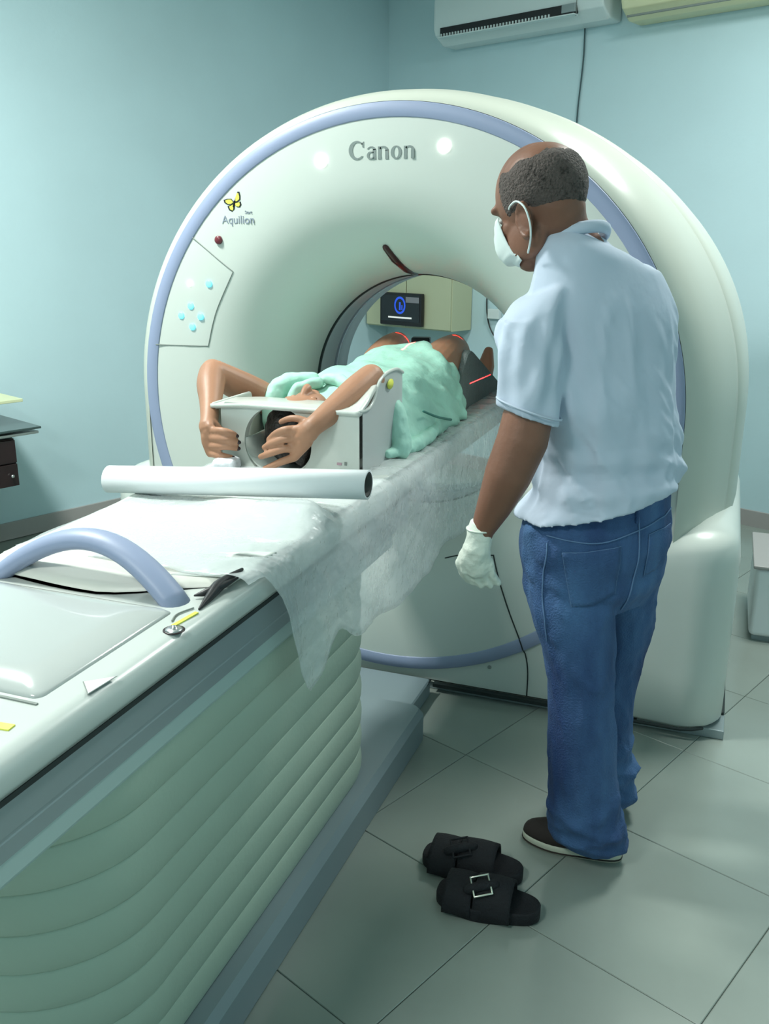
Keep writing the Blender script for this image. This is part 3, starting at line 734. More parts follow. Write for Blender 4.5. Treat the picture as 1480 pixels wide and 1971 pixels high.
# hair: cap over the crown, strands at the temple
hb = Body(); hb.ell(HC+V(0, -0.016, -0.010), (0.079, 0.094, 0.082)); hb.ell(HC+V(0.02, -0.03, -0.05), (0.066, 0.080, 0.030))
hb.limb([HC+V(0.03, -0.09, 0.02), HC+V(0.055, -0.095, -0.03), HC+V(0.05, -0.10, -0.06)], [0.022, 0.024, 0.014], 12)
def hairpost(co, no):
    f = 0.004*noise.noise(Vector((co.x*60, co.y*20, co.z*60)))
    # clear of the face
    if co.z > HC.z+0.02 and co.y > HC.y-0.03: co = co-no*0.02
    return co+no*f
hb.build('hair', 'hair', patient, 0.005, 3, post=hairpost)
for s in (-1, 1):
    loft('closed_eyelid', [[HC+V(0.027*s+0.011*math.sin(t)*math.cos(a), 0.026+0.007*math.sin(t)*math.sin(a), 0.070+0.006*math.cos(t)) for a in (2*PI*j/12 for j in range(12))] for t in (0.2, 0.8, 1.4, 2.2, 2.9)], 'skin2', patient)
# gown
rows = [(-0.478, 0.120, 1.012), (-0.465, 0.165, 1.040), (-0.42, 0.192, 1.064), (-0.34, 0.200, 1.088), (-0.22, 0.198, 1.100), (-0.10, 0.196, 1.092), (0.0, 0.198, 1.094), (0.10, 0.196, 1.108), (0.18, 0.192, 1.122), (0.25, 0.184, 1.122), (0.262, 0.180, 1.118)]
g = []
for y, hw, zt_ in interp(rows, 64):
    sec = []
    for j in range(73):
        t = PI*j/72; c_, s_ = math.cos(t), math.sin(t)
        e = 2.7
        x = hw*(1 if c_ >= 0 else -1)*abs(c_)**(2/e); z = 0.909+(zt_-0.909)*abs(s_)**(2/e)
        fl = 0.022*(1-sm(0.909, 1.0, z)); x += fl*(1 if c_ > 0 else -0.4)
        wr = 0.008*noise.noise(V(x*10+3, y*7, z*10))+0.005*noise.noise(V(x*26, y*16+5, z*20))+0.004*math.sin(x*42+y*30+6*noise.noise(V(x*5, y*6, 1)))*sm(-0.5, -0.3, y)
        wr += 0.006*math.sin((y*1.0+z*2.2)*38)*sm(0.12, 0.2, x)*(1 if y > -0.3 else .3)
        n_ = V(c_, 0, s_)
        # hem slants: shorter at the sides
        yy = y-0.10*(1-abs(s_)**0.8)*sm(0.0, 0.26, y) + 0.02*noise.noise(V(x*8, 2, z*8))*sm(0.1, 0.26, y)
        sec.append(V(x, yy, z)+n_*wr)
    g.append(sec)
go = loft('gown', g, 'gown', patient, cap=False, closed=False)
so = go.modifiers.new('s', 'SOLIDIFY'); so.thickness = 0.002; so.offset = 1
# gown shoulder pieces and neckline folds, loose tail on the couch
gs = Body()
gs.limb([V(-0.150, -0.475, 0.955), V(-0.160, -0.462, 1.035), V(-0.135, -0.43, 1.075), V(-0.07, -0.40, 1.088)], [0.030, 0.030, 0.026, 0.018], 14, sub=14)
gs.limb([V(-0.100, -0.484, 1.030), V(-0.088, -0.462, 1.066), V(-0.045, -0.425, 1.080)], [0.014, 0.016, 0.016], 12, sub=10)
gs.limb([V(-0.03, -0.40, 1.088), V(0.02, -0.41, 1.085), V(0.06, -0.44, 1.06)], [0.016, 0.018, 0.02], 12, sub=10)
gs.limb([V(0.205, -0.46, 0.93), V(0.178, -0.44, 1.02), V(0.12, -0.41, 1.072)], [0.030, 0.030, 0.022], 12, sub=12)
gs.limb([V(0.190, -0.52, 0.925), V(0.215, -0.38, 0.925), V(0.215, -0.22, 0.93), V(0.18, -0.1, 0.94)], [0.012, 0.022, 0.02, 0.02], 12, sub=12)
gs.build('gown_sleeve', 'gown', patient, 0.004, 4, post=lambda co, no: co+no*(0.004*noise.noise(co*40)))
tube('gown_crease', [(0.212, -0.30, 1.0), (0.225, -0.22, 0.972), (0.228, -0.13, 0.950), (0.222, -0.06, 0.935)], 0.0035, mat('crease_shade_mint', (0.06, 0.22, 0.18), 0.7), patient, 8, sub=14)  # dark crease of the gown drawn as a tube, its shade in the colour
# foam wedge under the knees
def wedge():
    prof = [(0.10, 0.909), (0.24, 1.055), (0.285, 1.09), (0.32, 1.098), (0.36, 1.088), (0.80, 0.915), (0.80, 0.909)]
    out = []
    for x in (-0.165, -0.16, 0.17, 0.175):
        k = 1 if abs(x-0.005) < 0.168 else 0
        out.append([V(x, y if k else y*0.99+0.003, z if k else max(z-0.004, 0.909)) for y, z in prof])
    return out
o = loft('knee_wedge', wedge(), 'foam', None, smooth=False)
tag(o, 'grey foam wedge cushion propping up the knees of the lying person', 'cushion')

# ------------------------------------------------------------------ standing man, seen from behind
MO = Vector((0.80, -0.60, 0)); UU = Vector((math.cos(YAW), math.sin(YAW), 0)); VV = Vector((-math.sin(YAW), math.cos(YAW), 0))
def uv(u, v, z): return MO+UU*u+VV*v+Vector((0, 0, z))
PH = math.radians(35)
def osec(u0_, u1_, z, k, v=0.0, n=40, e=2.25, slope=0.0, ph=PH, wr=None):
    """horizontal oval whose silhouette spans u0_..u1_ as seen from the camera side"""
    w_ = (u1_-u0_)/2; c_ = (u0_+u1_)/2; a = w_/math.sqrt(math.cos(ph)**2+(k*math.sin(ph))**2); b = a*k
    sec = []
    for j in range(n):
        t = 2*PI*j/n; ct, st = math.cos(t), math.sin(t)
        X = a*(1 if ct >= 0 else -1)*abs(ct)**(2/e); Y = b*(1 if st >= 0 else -1)*abs(st)**(2/e)
        if wr: q = 1+wr(t, z)/a; X *= q; Y *= q
        du = X*math.cos(ph)-Y*math.sin(ph); dv = X*math.sin(ph)+Y*math.cos(ph)
        sec.append(uv(c_+du, v+dv, z+slope*du))
    return sec
# head frame
th, ph = math.radians(26), math.radians(44)
def bas(u, v, z): return UU*u+VV*v+Vector((0, 0, z))
HF = bas(-math.sin(ph)*math.cos(th), math.cos(ph)*math.cos(th), -math.sin(th))
HU = bas(-math.sin(ph)*math.sin(th), math.cos(ph)*math.sin(th), math.cos(th))
HL = HU.cross(HF).normalized()
HCM = uv(-0.240, -0.01, 1.540)
HR3 = Matrix((HF, HL, HU)).transposed()
def hd(f, l, u_): return HCM+HF*f+HL*l+HU*u_
B = Body()
B.ell(HCM, (0.097, 0.079, 0.098), HR3); B.ell(hd(-0.012, 0, 0.006), (0.090, 0.083, 0.086), HR3)
B.ell(hd(0.035, 0, -0.060), (0.066, 0.060, 0.078), HR3); B.ell(hd(0.062, 0, -0.112), (0.034, 0.036, 0.026), HR3)
for s in (-1, 1):
    B.ell(hd(0.030, 0.046*s, -0.080), (0.050, 0.020, 0.044), HR3)                        # jaw
    B.ell(hd(0.084, 0.030*s, 0.004), (0.016, 0.026, 0.010), HR3)                          # brow
    B.ell(hd(0.060, 0.044*s, -0.046), (0.028, 0.018, 0.018), HR3)                         # cheek
    ex = hd(0.000, 0.077*s, -0.062)                                                       # ear: rim, bowl and lobe
    rim = [ex+HF*(0.019*math.cos(a)-0.003)+HU*(0.032*math.sin(a))+HL*s*(0.010+0.006*math.cos(a+2.6)) for a in [PI*(-0.45+1.5*i/12) for i in range(13)]]
    B.limb(rim, [0.0052]*13, 10); B.ell(ex, (0.017, 0.006, 0.028), HR3); B.ell(ex-HU*0.030+HL*s*0.004+HF*0.004, (0.010, 0.006, 0.010), HR3)
B.limb([hd(0.088, 0, 0.0), hd(0.106, 0, -0.034), hd(0.108, 0, -0.048)], [0.010, 0.013, 0.015], 12)
B.ell(hd(0.088, 0, -0.078), (0.012, 0.024, 0.008), HR3); B.ell(hd(0.085, 0, -0.090), (0.011, 0.021, 0.008), HR3)
# neck and trunk
B.limb([hd(-0.020, 0, -0.040), uv(-0.205, 0.0, 1.465), uv(-0.168, 0.01, 1.41), uv(-0.13, 0.01, 1.34)], [0.066, 0.064, 0.068, 0.085], 26, sub=14)
B.limb([hd(-0.035, 0, -0.050), uv(-0.185, -0.025, 1.465), uv(-0.140, -0.02, 1.40)], [0.050, 0.050, 0.060], 20, sub=8)
TS_ = [(-0.20, -0.0, 1.40, .5), (-0.225, 0.035, 1.35, .5), (-0.235, 0.055, 1.28, .55), (-0.215, 0.07, 1.15, .58), (-0.195, 0.08, 1.05, .6), (-0.185, 0.08, 0.95, .6), (-0.19, 0.07, 0.85, .6), (-0.17, 0.05, 0.78, .6)]
B.loft([osec(*r) for r in TS_])
LEGL = [(0.64, -0.125, -0.065, 0.068), (0.50, -0.102, -0.085, 0.062), (0.36, -0.092, -0.09, 0.060), (0.22, -0.080, -0.09, 0.050), (0.09, -0.062, -0.085, 0.042)]
LEGR = [(0.64, 0.025, 0.070, 0.062), (0.50, 0.022, 0.10, 0.060), (0.36, 0.020, 0.115, 0.058), (0.22, 0.026, 0.12, 0.048), (0.09, 0.040, 0.12, 0.040)]
for L in (LEGL, LEGR): B.limb([uv(u, v, z) for z, u, v, r in L], [r for z, u, v, r in L], 20, sub=12)
# near arm (his left): hangs down towards the couch
AR = [(1.290, -0.250, -0.105, 0.040), (1.22, -0.262, -0.135, 0.048), (1.14, -0.258, -0.155, 0.050), (1.06, -0.273, -0.165, 0.0525), (0.985, -0.300, -0.165, 0.0485), (0.915, -0.326, -0.160, 0.036), (0.862, -0.347, -0.155, 0.0245), (0.835, -0.352, -0.153, 0.0245)]
B.limb([uv(u, v, z) for z, u, v, r in AR], [r for z, u, v, r in AR], 22, flat=[1]*40, sub=0)
# far arm, bent in front of the belly
B.limb([uv(0.02, 0.13, 1.33), uv(0.02, 0.20, 1.18), uv(-0.01, 0.24, 1.06), uv(-0.04, 0.25, 1.03), uv(-0.11, 0.24, 1.04)], [0.05, 0.046, 0.042, 0.036, 0.025], 18, sub=16)
B.limb([uv(-0.11, 0.24, 1.04), uv(-0.14, 0.235, 1.035)], [0.030, 0.028], 14, flat=[0.6, 0.6])
for k in range(4): B.limb([uv(-0.14, 0.22+0.012*k, 1.05-0.012*k), uv(-0.17, 0.22+0.012*k, 1.045-0.013*k), uv(-0.19, 0.22+0.011*k, 1.025-0.012*k)], [0.009, 0.0085, 0.0075], 10)
B.limb([uv(-0.11, 0.22, 1.05), uv(-0.13, 0.205, 1.055), uv(-0.15, 0.205, 1.05)], [0.011, 0.010, 0.008], 10)
man = B.build('person', 'skin', None, 0.0045, 4, 0.5)
tag(man, 'person standing with back turned, pale blue t-shirt, jeans, face mask and white glove', 'person')
for s in (-1, 1):
    loft('eye', [[hd(0.078, 0.032*s, -0.020)+HR3@Vector((0.012*math.cos(t), 0.013*math.sin(t)*math.cos(a), 0.009*math.sin(t)*math.sin(a))) for a in (2*PI*j/12 for j in range(12))] for t in (0.2, 0.8, 1.4, 2.2, 2.9)], 'eye', man)
# hair: thin cropped shell round the sides and back, bald on top
M = mat('cropped_hair', (0.03, 0.024, 0.02), 0.8, bump=0.9, bscale=220)
nt = M.node_tree; b = nt.nodes['Principled BSDF']; tc = nt.nodes['Texture Coordinate']
n = nt.nodes.new('ShaderNodeTexNoise'); n.inputs['Scale'].default_value = 150; nt.links.new(tc.outputs['Object'], n.inputs['Vector'])
n2 = nt.nodes.new('ShaderNodeTexNoise'); n2.inputs['Scale'].default_value = 22; nt.links.new(tc.outputs['Object'], n2.inputs['Vector'])
ad = nt.nodes.new('ShaderNodeMath'); ad.operation = 'ADD'; nt.links.new(n.outputs['Fac'], ad.inputs[0]); nt.links.new(n2.outputs['Fac'], ad.inputs[1])
r = nt.nodes.new('ShaderNodeValToRGB'); r.color_ramp.elements[0].position = 0.75; r.color_ramp.elements[0].color = (0.030, 0.022, 0.018, 1)
r.color_ramp.elements[1].position = 1.0; r.color_ramp.elements[1].color = (0.10, 0.078, 0.07, 1)
mh = nt.nodes.new('ShaderNodeMath'); mh.operation = 'MULTIPLY'; mh.inputs[1].default_value = 1.0
nt.links.new(ad.outputs[0], mh.inputs[0]); nt.links.new(mh.outputs[0], r.inputs[0]); nt.links.new(r.outputs[0], b.inputs['Base Color'])
# soft hair edge: density falls off towards the hairline
hv = []; hf_ = []
NU, NV = 72, 40
def hairpt(a, e, off):
    d = Vector((math.cos(e)*math.cos(a), math.cos(e)*math.sin(a), math.sin(e)))
    # outermost of the two skull ellipsoids
    best = None
    for c_, r_ in (((0, 0, 0), (0.097, 0.079, 0.098)), ((-0.012, 0, 0.006), (0.090, 0.083, 0.086))):
        o = Vector(c_); A = sum((d[i]/r_[i])**2 for i in range(3)); Bq = 2*sum(-o[i]*d[i]/r_[i]**2 for i in range(3)); Cq = sum((o[i]/r_[i])**2 for i in range(3))-1
        t = (-Bq+math.sqrt(Bq*Bq-4*A*Cq))/(2*A); best = t if best is None else max(best, t)
    return hd(*(d*(best+off)))
for j in range(NV+1):
    for i in range(NU+1):
        a = math.radians(52)+math.radians(256)*i/NU                 # from left temple round the back to the right temple
        back = sm(0.0, 1.0, 1-abs(i/NU-0.5)*2)
        lo = math.radians(-24-24*back); hi = math.radians(40-8*back)+0.16*math.sin(i*0.5)*0.3
        e = lo+(hi-lo)*j/NV
        edge = min(j, NV-j, i*1.2, (NU-i)*1.2)/7
        hv.append(hairpt(a, e, -0.0015+0.0045*min(edge, 1)+0.0012*noise.noise(Vector((i*0.8, j*0.8, 2)))))
for j in range(NV):
    for i in range(NU): q = j*(NU+1)+i; hf_.append((q, q+1, q+NU+2, q+NU+1))
mesh('hair', hv, hf_, M, man, True)
# face mask with ear loops
mk = []
for i in range(15):
    t = i/14; uu_ = -0.020-0.100*t; sec = []
    for j in range(21):
        a = math.radians(-56+112*j/20); R1 = 0.095+0.034*math.sin(t*PI)**0.8*math.cos(a)**2-(0.012 if t > .8 else 0)
        sec.append(hd(0.018+R1*math.cos(a)*0.98-0.012*t, 0.076*math.sin(a)*(1-0.12*t), uu_+0.002*math.sin(i*2.2)))
    mk.append(sec)
o = loft('face_mask', mk, 'mask', man, cap=False, closed=False); so = o.modifiers.new('s', 'SOLIDIFY'); so.thickness = 0.0015
for s in (-1, 1):
    tube('mask_loop', [hd(0.030, 0.075*s, -0.022), hd(0.014, 0.088*s, -0.022), hd(-0.006, 0.094*s, -0.024), hd(-0.022, 0.098*s, -0.045), hd(-0.020, 0.094*s, -0.075), hd(-0.004, 0.083*s, -0.098), hd(0.022, 0.070*s, -0.118)], 0.0020, 'mask', man, 8, sub=26)
# t-shirt
def wr1(t, z):
    f = 0.006*noise.noise(Vector((math.cos(t)*2.2, math.sin(t)*2.2, z*4)))+0.0045*math.sin(5*t+9*noise.noise(Vector((math.cos(t), math.sin(t), z*2.5))))*sm(1.42, 1.25, z)
    g = noise.noise(Vector((math.cos(t)*2.6+4, math.sin(t)*2.6, z*3.2))); f += 0.010*(1-abs(g)*5)**1 * (1 if abs(g) < 0.2 else 0)*sm(1.40, 1.30, z)
    g = noise.noise(Vector((math.cos(t+z*5)*3.4, math.sin(t+z*5)*3.4, z*2.0))); f += 0.007*max(0, 1-abs(g)*7)*sm(1.36, 1.2, z)
    f += 0.011*math.sin(z*70+3*t+4*noise.noise(Vector((math.cos(t), math.sin(t), z*5))))*sm(1.08, 0.98, z)*sm(0.86, 0.92, z)*0.6
    return f
S = Body()
TSH = [(-0.232, -0.092, 1.472, .85, .002), (-0.230, -0.074, 1.460, .74, .004), (-0.226, -0.030, 1.446, .66, .003), (-0.238, 0.004, 1.425, .60, 0), (-0.246, 0.030, 1.395, .55, 0), (-0.256, 0.057, 1.347, .55, 0), (-0.259, 0.070, 1.30, .58, 0), (-0.250, 0.080, 1.22, .62, 0), (-0.236, 0.088, 1.14, .65, 0),
       (-0.222, 0.096, 1.06, .68, 0), (-0.212, 0.103, 0.98, .70, 0), (-0.228, 0.106, 0.94, .76, 0), (-0.242, 0.106, 0.914, .80, 0), (-0.250, 0.106, 0.896, .82, 0)]
S.loft([osec(r[0], r[1], r[2], r[3], r[4], 72, 2.25, 0.21*sm(1.15, 0.9, r[2])+(-0.32 if r[2] > 1.44 else -0.28*sm(1.38, 1.44, r[2])), PH, wr1) for r in interp(TSH, 54)])
SLV = [(1.372, -0.200, -0.045, 0.040), (1.350, -0.236, -0.080, 0.058), (1.30, -0.258, -0.115, 0.065), (1.22, -0.264, -0.138, 0.0640), (1.15, -0.264, -0.152, 0.0615), (1.108, -0.262, -0.158, 0.0610)]
secs = []
q = interp(SLV, 28)
for i, (z, u, v, r) in enumerate(q):
    sec = []
    for j in range(40):
        t = 2*PI*j/40; rr2 = r+0.0045*math.sin(5*t+z*14+2*math.sin(z*30))*sm(1.34, 1.27, z)+0.004*math.sin(9*t-z*20)*sm(1.34, 1.28, z)*sm(1.12, 1.2, z)+(0.0015 if i > 24 else 0)
        sec.append(uv(u+rr2*math.cos(t)*1.0, v+rr2*math.sin(t), z+0.06*math.cos(t)*-0.35*sm(1.3, 1.15, z)+(0.5*(math.cos(t)*0.05) if z > 1.3 else 0)))
    secs.append(sec)
S.loft(secs)
# far sleeve
S.limb([uv(-0.0, 0.08, 1.35), uv(0.02, 0.15, 1.31), uv(0.02, 0.20, 1.20), uv(0.015, 0.215, 1.14)], [0.055, 0.060, 0.060, 0.060], 20, sub=10)
S.build('tshirt', 'shirt', man, 0.005, 3, 0.5, post=lambda co, no: co+no*(0.0025*noise.noise(co*13)))
# collar rib and hems
def ringtube(name, fn, r, m, n=40, flat=None):
    pts = [fn(2*PI*i/n) for i in range(n)]; secs = []
    for i in range(n):
        T = (pts[(i+1) % n]-pts[i-1]).normalized(); N = Vector((0, 0, 1)); N = (N-T*N.dot(T)).normalized(); Bn = T.cross(N)
        secs.append([pts[i]+N*(r*(flat or 1)*math.cos(a))+Bn*(r*math.sin(a)) for a in (2*PI*j/8 for j in range(8))])
    secs.append(secs[0]); return loft(name, secs, m, man, cap=False)
def colp(t):
    f, l = math.sin(t), math.cos(t); c_ = uv(-0.172, -0.002, 1.440)
    fd = bas(-math.sin(PH), math.cos(PH), 0); ld = bas(math.cos(PH), math.sin(PH), 0)
    return c_+fd*(0.076*f)+ld*(0.077*l)+Vector((0, 0, -0.030*f+0.006))
ringtube('collar', colp, 0.0075, 'shirt', 48, 1.7)
def slh(t):
    return uv(-0.262+0.0655*math.cos(t), -0.1575+0.0655*math.sin(t), 1.124-0.021*math.cos(t))
ringtube('sleeve_hem', slh, 0.0022, 'shirt', 40)
# jeans
def wr2(t, z):
    f = 0.005*noise.noise(Vector((math.cos(t)*2, math.sin(t)*2, z*5)))
    g = noise.noise(Vector((math.cos(t)*3, math.sin(t)*3, z*9+t))); f += 0.006*max(0, 1-abs(g)*6)
    f += 0.004*math.sin(z*60+2*t+5*noise.noise(Vector((math.cos(t), math.sin(t), z*3))))*sm(0.95, 0.7, z)
    return f
J = Body()
JP = [(-0.200, 0.086, 0.965, .64, 0), (-0.212, 0.093, 0.92, .66, 0), (-0.228, 0.098, 0.88, .66, 0), (-0.239, 0.102, 0.85, .68, 0), (-0.243, 0.104, 0.80, .70, 0), (-0.237, 0.098, 0.74, .70, 0), (-0.228, 0.092, 0.69, .66, 0), (-0.205, 0.080, 0.64, .5, 0)]
J.loft([osec(r[0], r[1], r[2], r[3], r[4], 64, 2.2, 0.18*sm(0.82, 0.93, r[2]), PH, wr2) for r in interp(JP, 24)])
for s in ((-0.138, -0.085, 0.77, 0.088, 0.082), (0.012, -0.005, 0.77, 0.082, 0.080)):     # seat
    J.ell(uv(s[0], s[1]+0.01, s[2]), (s[3], s[4], 0.105))
def leg(rows, fold, side):
    secs = []
    for z, u, v, ru, rv in interp(rows, 70):
        sec = []
        for j in range(44):
            t = 2*PI*j/44
            w_ = 0.003*noise.noise(Vector((math.cos(t)*1.5+side, math.sin(t)*1.5, z*8)))
            g = noise.noise(Vector((math.cos(t+z*2)*2.2+side, math.sin(t+z*2)*2.2, z*6))); w_ += 0.0055*max(0, 1-abs(g)*6)
            for zc_, am, tw in fold: w_ += am*math.exp(-((z-zc_-tw*math.cos(t)-0.006*math.sin(2*t))/0.013)**2)
            # edge seam line ridges
            sec.append(uv(u+(ru+w_)*math.cos(t), v+(rv+w_)*math.sin(t), z))
        secs.append(sec)
    J.loft(secs)
leg([(0.74, -0.137, -0.055, 0.090, 0.092), (0.66, -0.130, -0.07, 0.094, 0.092), (0.58, -0.114, -0.08, 0.085, 0.086), (0.50, -0.102, -0.087, 0.0755, 0.080), (0.36, -0.091, -0.09, 0.0770, 0.078), (0.23, -0.078, -0.09, 0.0805, 0.078), (0.13, -0.066, -0.09, 0.086, 0.078), (0.080, -0.054, -0.086, 0.088, 0.070), (0.055, -0.042, -0.082, 0.080, 0.064), (0.042, -0.036, -0.080, 0.074, 0.058)],
    [(0.165, 0.006, 0.05), (0.13, 0.007, -0.03), (0.10, 0.007, 0.035), (0.07, 0.007, -0.02)], 1)
leg([(0.74, 0.018, 0.03, 0.078, 0.085), (0.66, 0.022, 0.06, 0.078, 0.085), (0.54, 0.030, 0.10, 0.079, 0.080), (0.39, 0.016, 0.118, 0.073, 0.076), (0.25, 0.016, 0.12, 0.072, 0.075), (0.19, 0.018, 0.12, 0.074, 0.075), (0.11, 0.028, 0.12, 0.078, 0.075), (0.06, 0.035, 0.12, 0.076, 0.072), (0.04, 0.040, 0.12, 0.070, 0.066)],
    [(0.20, 0.007, 0.02), (0.165, 0.010, -0.02), (0.125, 0.007, 0.02), (0.08, 0.008, -0.015)], 5)
jeans = J.build('jeans', 'denim', man, 0.0045, 3, 0.5, post=lambda co, no: co+no*(0.002*noise.noise(co*25)))
# pockets, seams, yoke: shrink-wrapped onto the seat
from mathutils.bvhtree import BVHTree
JB = BVHTree.FromPolygons([v.co.copy() for v in jeans.data.vertices], [tuple(p.vertices) for p in jeans.data.polygons])
def onj(u, z, off=0.0015):
    """point on the back of the jeans seen from behind at (u, z)"""
    o_ = uv(u, -0.6, z); loc, no, ix, ds = JB.ray_cast(o_, VV)
    return (loc+no*off) if loc is not None else uv(u, -0.1, z)
def seam(name, path, r=0.0016, n=16, m='denim_stitch'):
    q = interp([list(p) for p in path], n); return tube(name, [onj(a, z) for a, z in q], r, m, man, 6)
def pocket(pts):
    q = []
    for i in range(len(pts)): q.append(pts[i])
    vs = []; fs = []; n = 12
    (a0, b0), (a1, b1), (a2, b2), (a3, b3) = pts      # top-left, top-right, bottom-right, bottom-left
    for j in range(n+1):
        for i in range(n+1):
            s, t = i/n, j/n
            u_ = (a0*(1-s)+a1*s)*(1-t)+(a3*(1-s)+a2*s)*t; z_ = (b0*(1-s)+b1*s)*(1-t)+(b3*(1-s)+b2*s)*t-0.012*t*t*(1-abs(2*s-1))
            vs.append(onj(u_, z_, 0.0028))
    for j in range(n):
        for i in range(n): k = j*(n+1)+i; fs.append((k, k+1, k+n+2, k+n+1))
    o = mesh('back_pocket', vs, fs, 'denim', man, True); so = o.modifiers.new('s', 'SOLIDIFY'); so.thickness = 0.002; so.offset = -1
    seam('pocket_stitch', [pts[0], pts[1]], 0.0013, 12); seam('pocket_stitch', [pts[1], pts[2]], 0.0013, 12); seam('pocket_stitch', [pts[2], ((pts[2][0]+pts[3][0])/2, pts[2][1]-0.012), pts[3]], 0.0013, 12); seam('pocket_stitch', [pts[3], pts[0]], 0.0013, 12)
pocket([(-0.175, 0.815), (-0.050, 0.826), (-0.052, 0.718), (-0.148, 0.694)])
pocket([(0.022, 0.838), (0.088, 0.842), (0.076, 0.775), (0.020, 0.742)])
seam('yoke_seam', [(-0.205, 0.846), (-0.10, 0.838), (-0.012, 0.852)]); seam('yoke_seam', [(-0.012, 0.852), (0.04, 0.862), (0.090, 0.875)])
seam('centre_seam', [(-0.008, 0.885), (-0.004, 0.80), (-0.012, 0.72), (-0.022, 0.66)], 0.0018)
seam('side_seam', [(-0.205, 0.83), (-0.205, 0.70), (-0.190, 0.60)], 0.0016)
seam('belt_loop', [(-0.012, 0.872), (-0.012, 0.90)], 0.005, 4, 'denim')
# glove
Gl = Body()
Gl.limb([uv(-0.350, -0.153, 0.866), uv(-0.352, -0.153, 0.845), uv(-0.356, -0.153, 0.82)], [0.0285, 0.0275, 0.029], 18)
Gl.limb([uv(-0.357, -0.153, 0.83), uv(-0.358, -0.152, 0.80), uv(-0.354, -0.150, 0.785)], [0.029, 0.034, 0.030], 18, flat=[0.7, 0.62, 0.6], ref=tuple(UU))
for k, (du, dz) in enumerate(((0.028, 0.004), (0.010, -0.002), (-0.009, -0.002), (-0.026, 0.006))):
    b0 = uv(-0.356+du, -0.150, 0.792); 
    Gl.limb([b0, b0+bas(0.004, 0.006, -0.026+dz*0.5), b0+bas(0.014, 0.016, -0.046+dz), b0+bas(0.024, 0.022, -0.060+dz)], [0.0105, 0.0098, 0.0090, 0.0078], 12)
Gl.limb([uv(-0.376, -0.148, 0.815), uv(-0.388, -0.138, 0.785), uv(-0.380, -0.128, 0.760), uv(-0.368, -0.122, 0.742)], [0.014, 0.0125, 0.0105, 0.009], 12)
Gl.build('glove', 'glove', man, 0.003, 3, 0.5, post=lambda co, no: co+no*0.0012*noise.noise(co*90))
ringtube('glove_cuff', lambda t: uv(-0.350+0.0285*math.cos(t), -0.153+0.0285*math.sin(t), 0.868), 0.0022, 'glove', 24)
# shoes
def shoe(name, heel, toe, z0=0.0):
    heel = Vector(heel); toe = Vector(toe); L = (toe-heel).length; d = (toe-heel).normalized(); s_ = Vector((-d.y, d.x, 0))
    def outline(k, z, n=40):
        p = []
        for j in range(n):
            t = 2*PI*j/n; x = 0.5-0.5*math.cos(t)
            wv = (0.038+0.014*sm(0.25, 0.75, x))*k
            p.append(heel+d*(L*(0.5-0.5*math.cos(t)*(1 if k > 0.9 else k)))+s_*(wv*(1 if math.sin(t) >= 0 else -1)*abs(math.sin(t))**0.75)+Vector((0, 0, z)))
        return p
    loft('shoe_sole', [outline(0.96, 0.001), outline(1.02, 0.006), outline(1.03, 0.018), outline(1.0, 0.024)], 'sole', man)
    def up(k, zf):
        p = []
        for j in range(40):
            t = 2*PI*j/40; x = 0.5-0.5*math.cos(t); wv = (0.038+0.014*sm(0.25, 0.75, x))*k
            h = 0.024+zf*(0.075-0.045*sm(0.35, 0.95, x))
            cx_ = 0.5-0.5*math.cos(t); cx_ = 0.42+(cx_-0.42)*(1-0.22*zf**2)
            p.append(heel+d*(L*cx_)+s_*(wv*(1 if math.sin(t) >= 0 else -1)*abs(math.sin(t))**0.75*(1-0.55*zf**2))+Vector((0, 0, h)))
        return p
    loft('shoe_upper', [up(0.97, z) for z in (0, 0.2, 0.4, 0.6, 0.8, 0.95, 1.0)], 'shoe', man)
    zz_ = [heel+d*(L*(0.5-0.5*math.cos(t)))*1+s_*((0.0395+0.0142*sm(0.25, 0.75, 0.5-0.5*math.cos(t)))*(1 if math.sin(t) >= 0 else -1)*abs(math.sin(t))**0.75)*1.0+Vector((0, 0, 0.008)) for t in (2*PI*j/40 for j in range(41))]
    tube('sole_stripe', zz_, 0.0022, 'shoe', man, 6)
hl, tl = onZ(1196, 1655, 0), onZ(1007, 1606, 0)
shoe('shoe', hl, tl)
hr = onZ(1206, 1548, 0); shoe('shoe', hr, hr+Vector((-0.13, 0.22, 0)))

# ------------------------------------------------------------------ air conditioners on the back wall
def frame_at(n_, d_, z): return Matrix.Translation(rw(n_, d_, z))@Matrix.Rotation(RA, 4, 'Z')
def lbox(name, M4, c, s, m, parent, bw=0.003, seg=2):
    return box(name, (M4@Vector(c)), s, m, parent, 0, bw, seg, M4.to_3x3())
def acprof(M4, x, h, dp):
    P = [(0, 0), (0, h), (-dp*0.75, h), (-dp*0.95, h*0.93), (-dp, h*0.75), (-dp*1.0, h*0.28), (-dp*0.93, h*0.16), (-dp*0.55, 0.0)]
    return [M4@Vector((x, y, z)) for y, z in P]
def ac(n0, n1, zb, h, label, white=True):
    nc = (n0+n1)/2; w_ = n1-n0; dp = 0.205
    M4 = frame_at(nc, D1-0.002, zb)
    t = empty('air_conditioner', rw(nc, D1-0.1, zb), label, 'air conditioner')
    mm = 'acw' if white else 'acc'
    x0, x1 = -w_/2, w_/2
    secs = []
    for x, k in ((x0, 0.94), (x0+0.008, 0.985), (x0+0.022, 1), (x1-0.022, 1), (x1-0.008, 0.985), (x1, 0.94)):
        pr = acprof(M4, x, h, dp); c = M4@Vector((x, -dp*0.5, h*0.5)); secs.append([c+(p-c)*k if k < 1 else p for p in pr])
    o = loft('case', secs, mm, t, smooth=False); bev(o, 0.006, 2, 0.5)
    return t, M4, x0, x1, dp, h
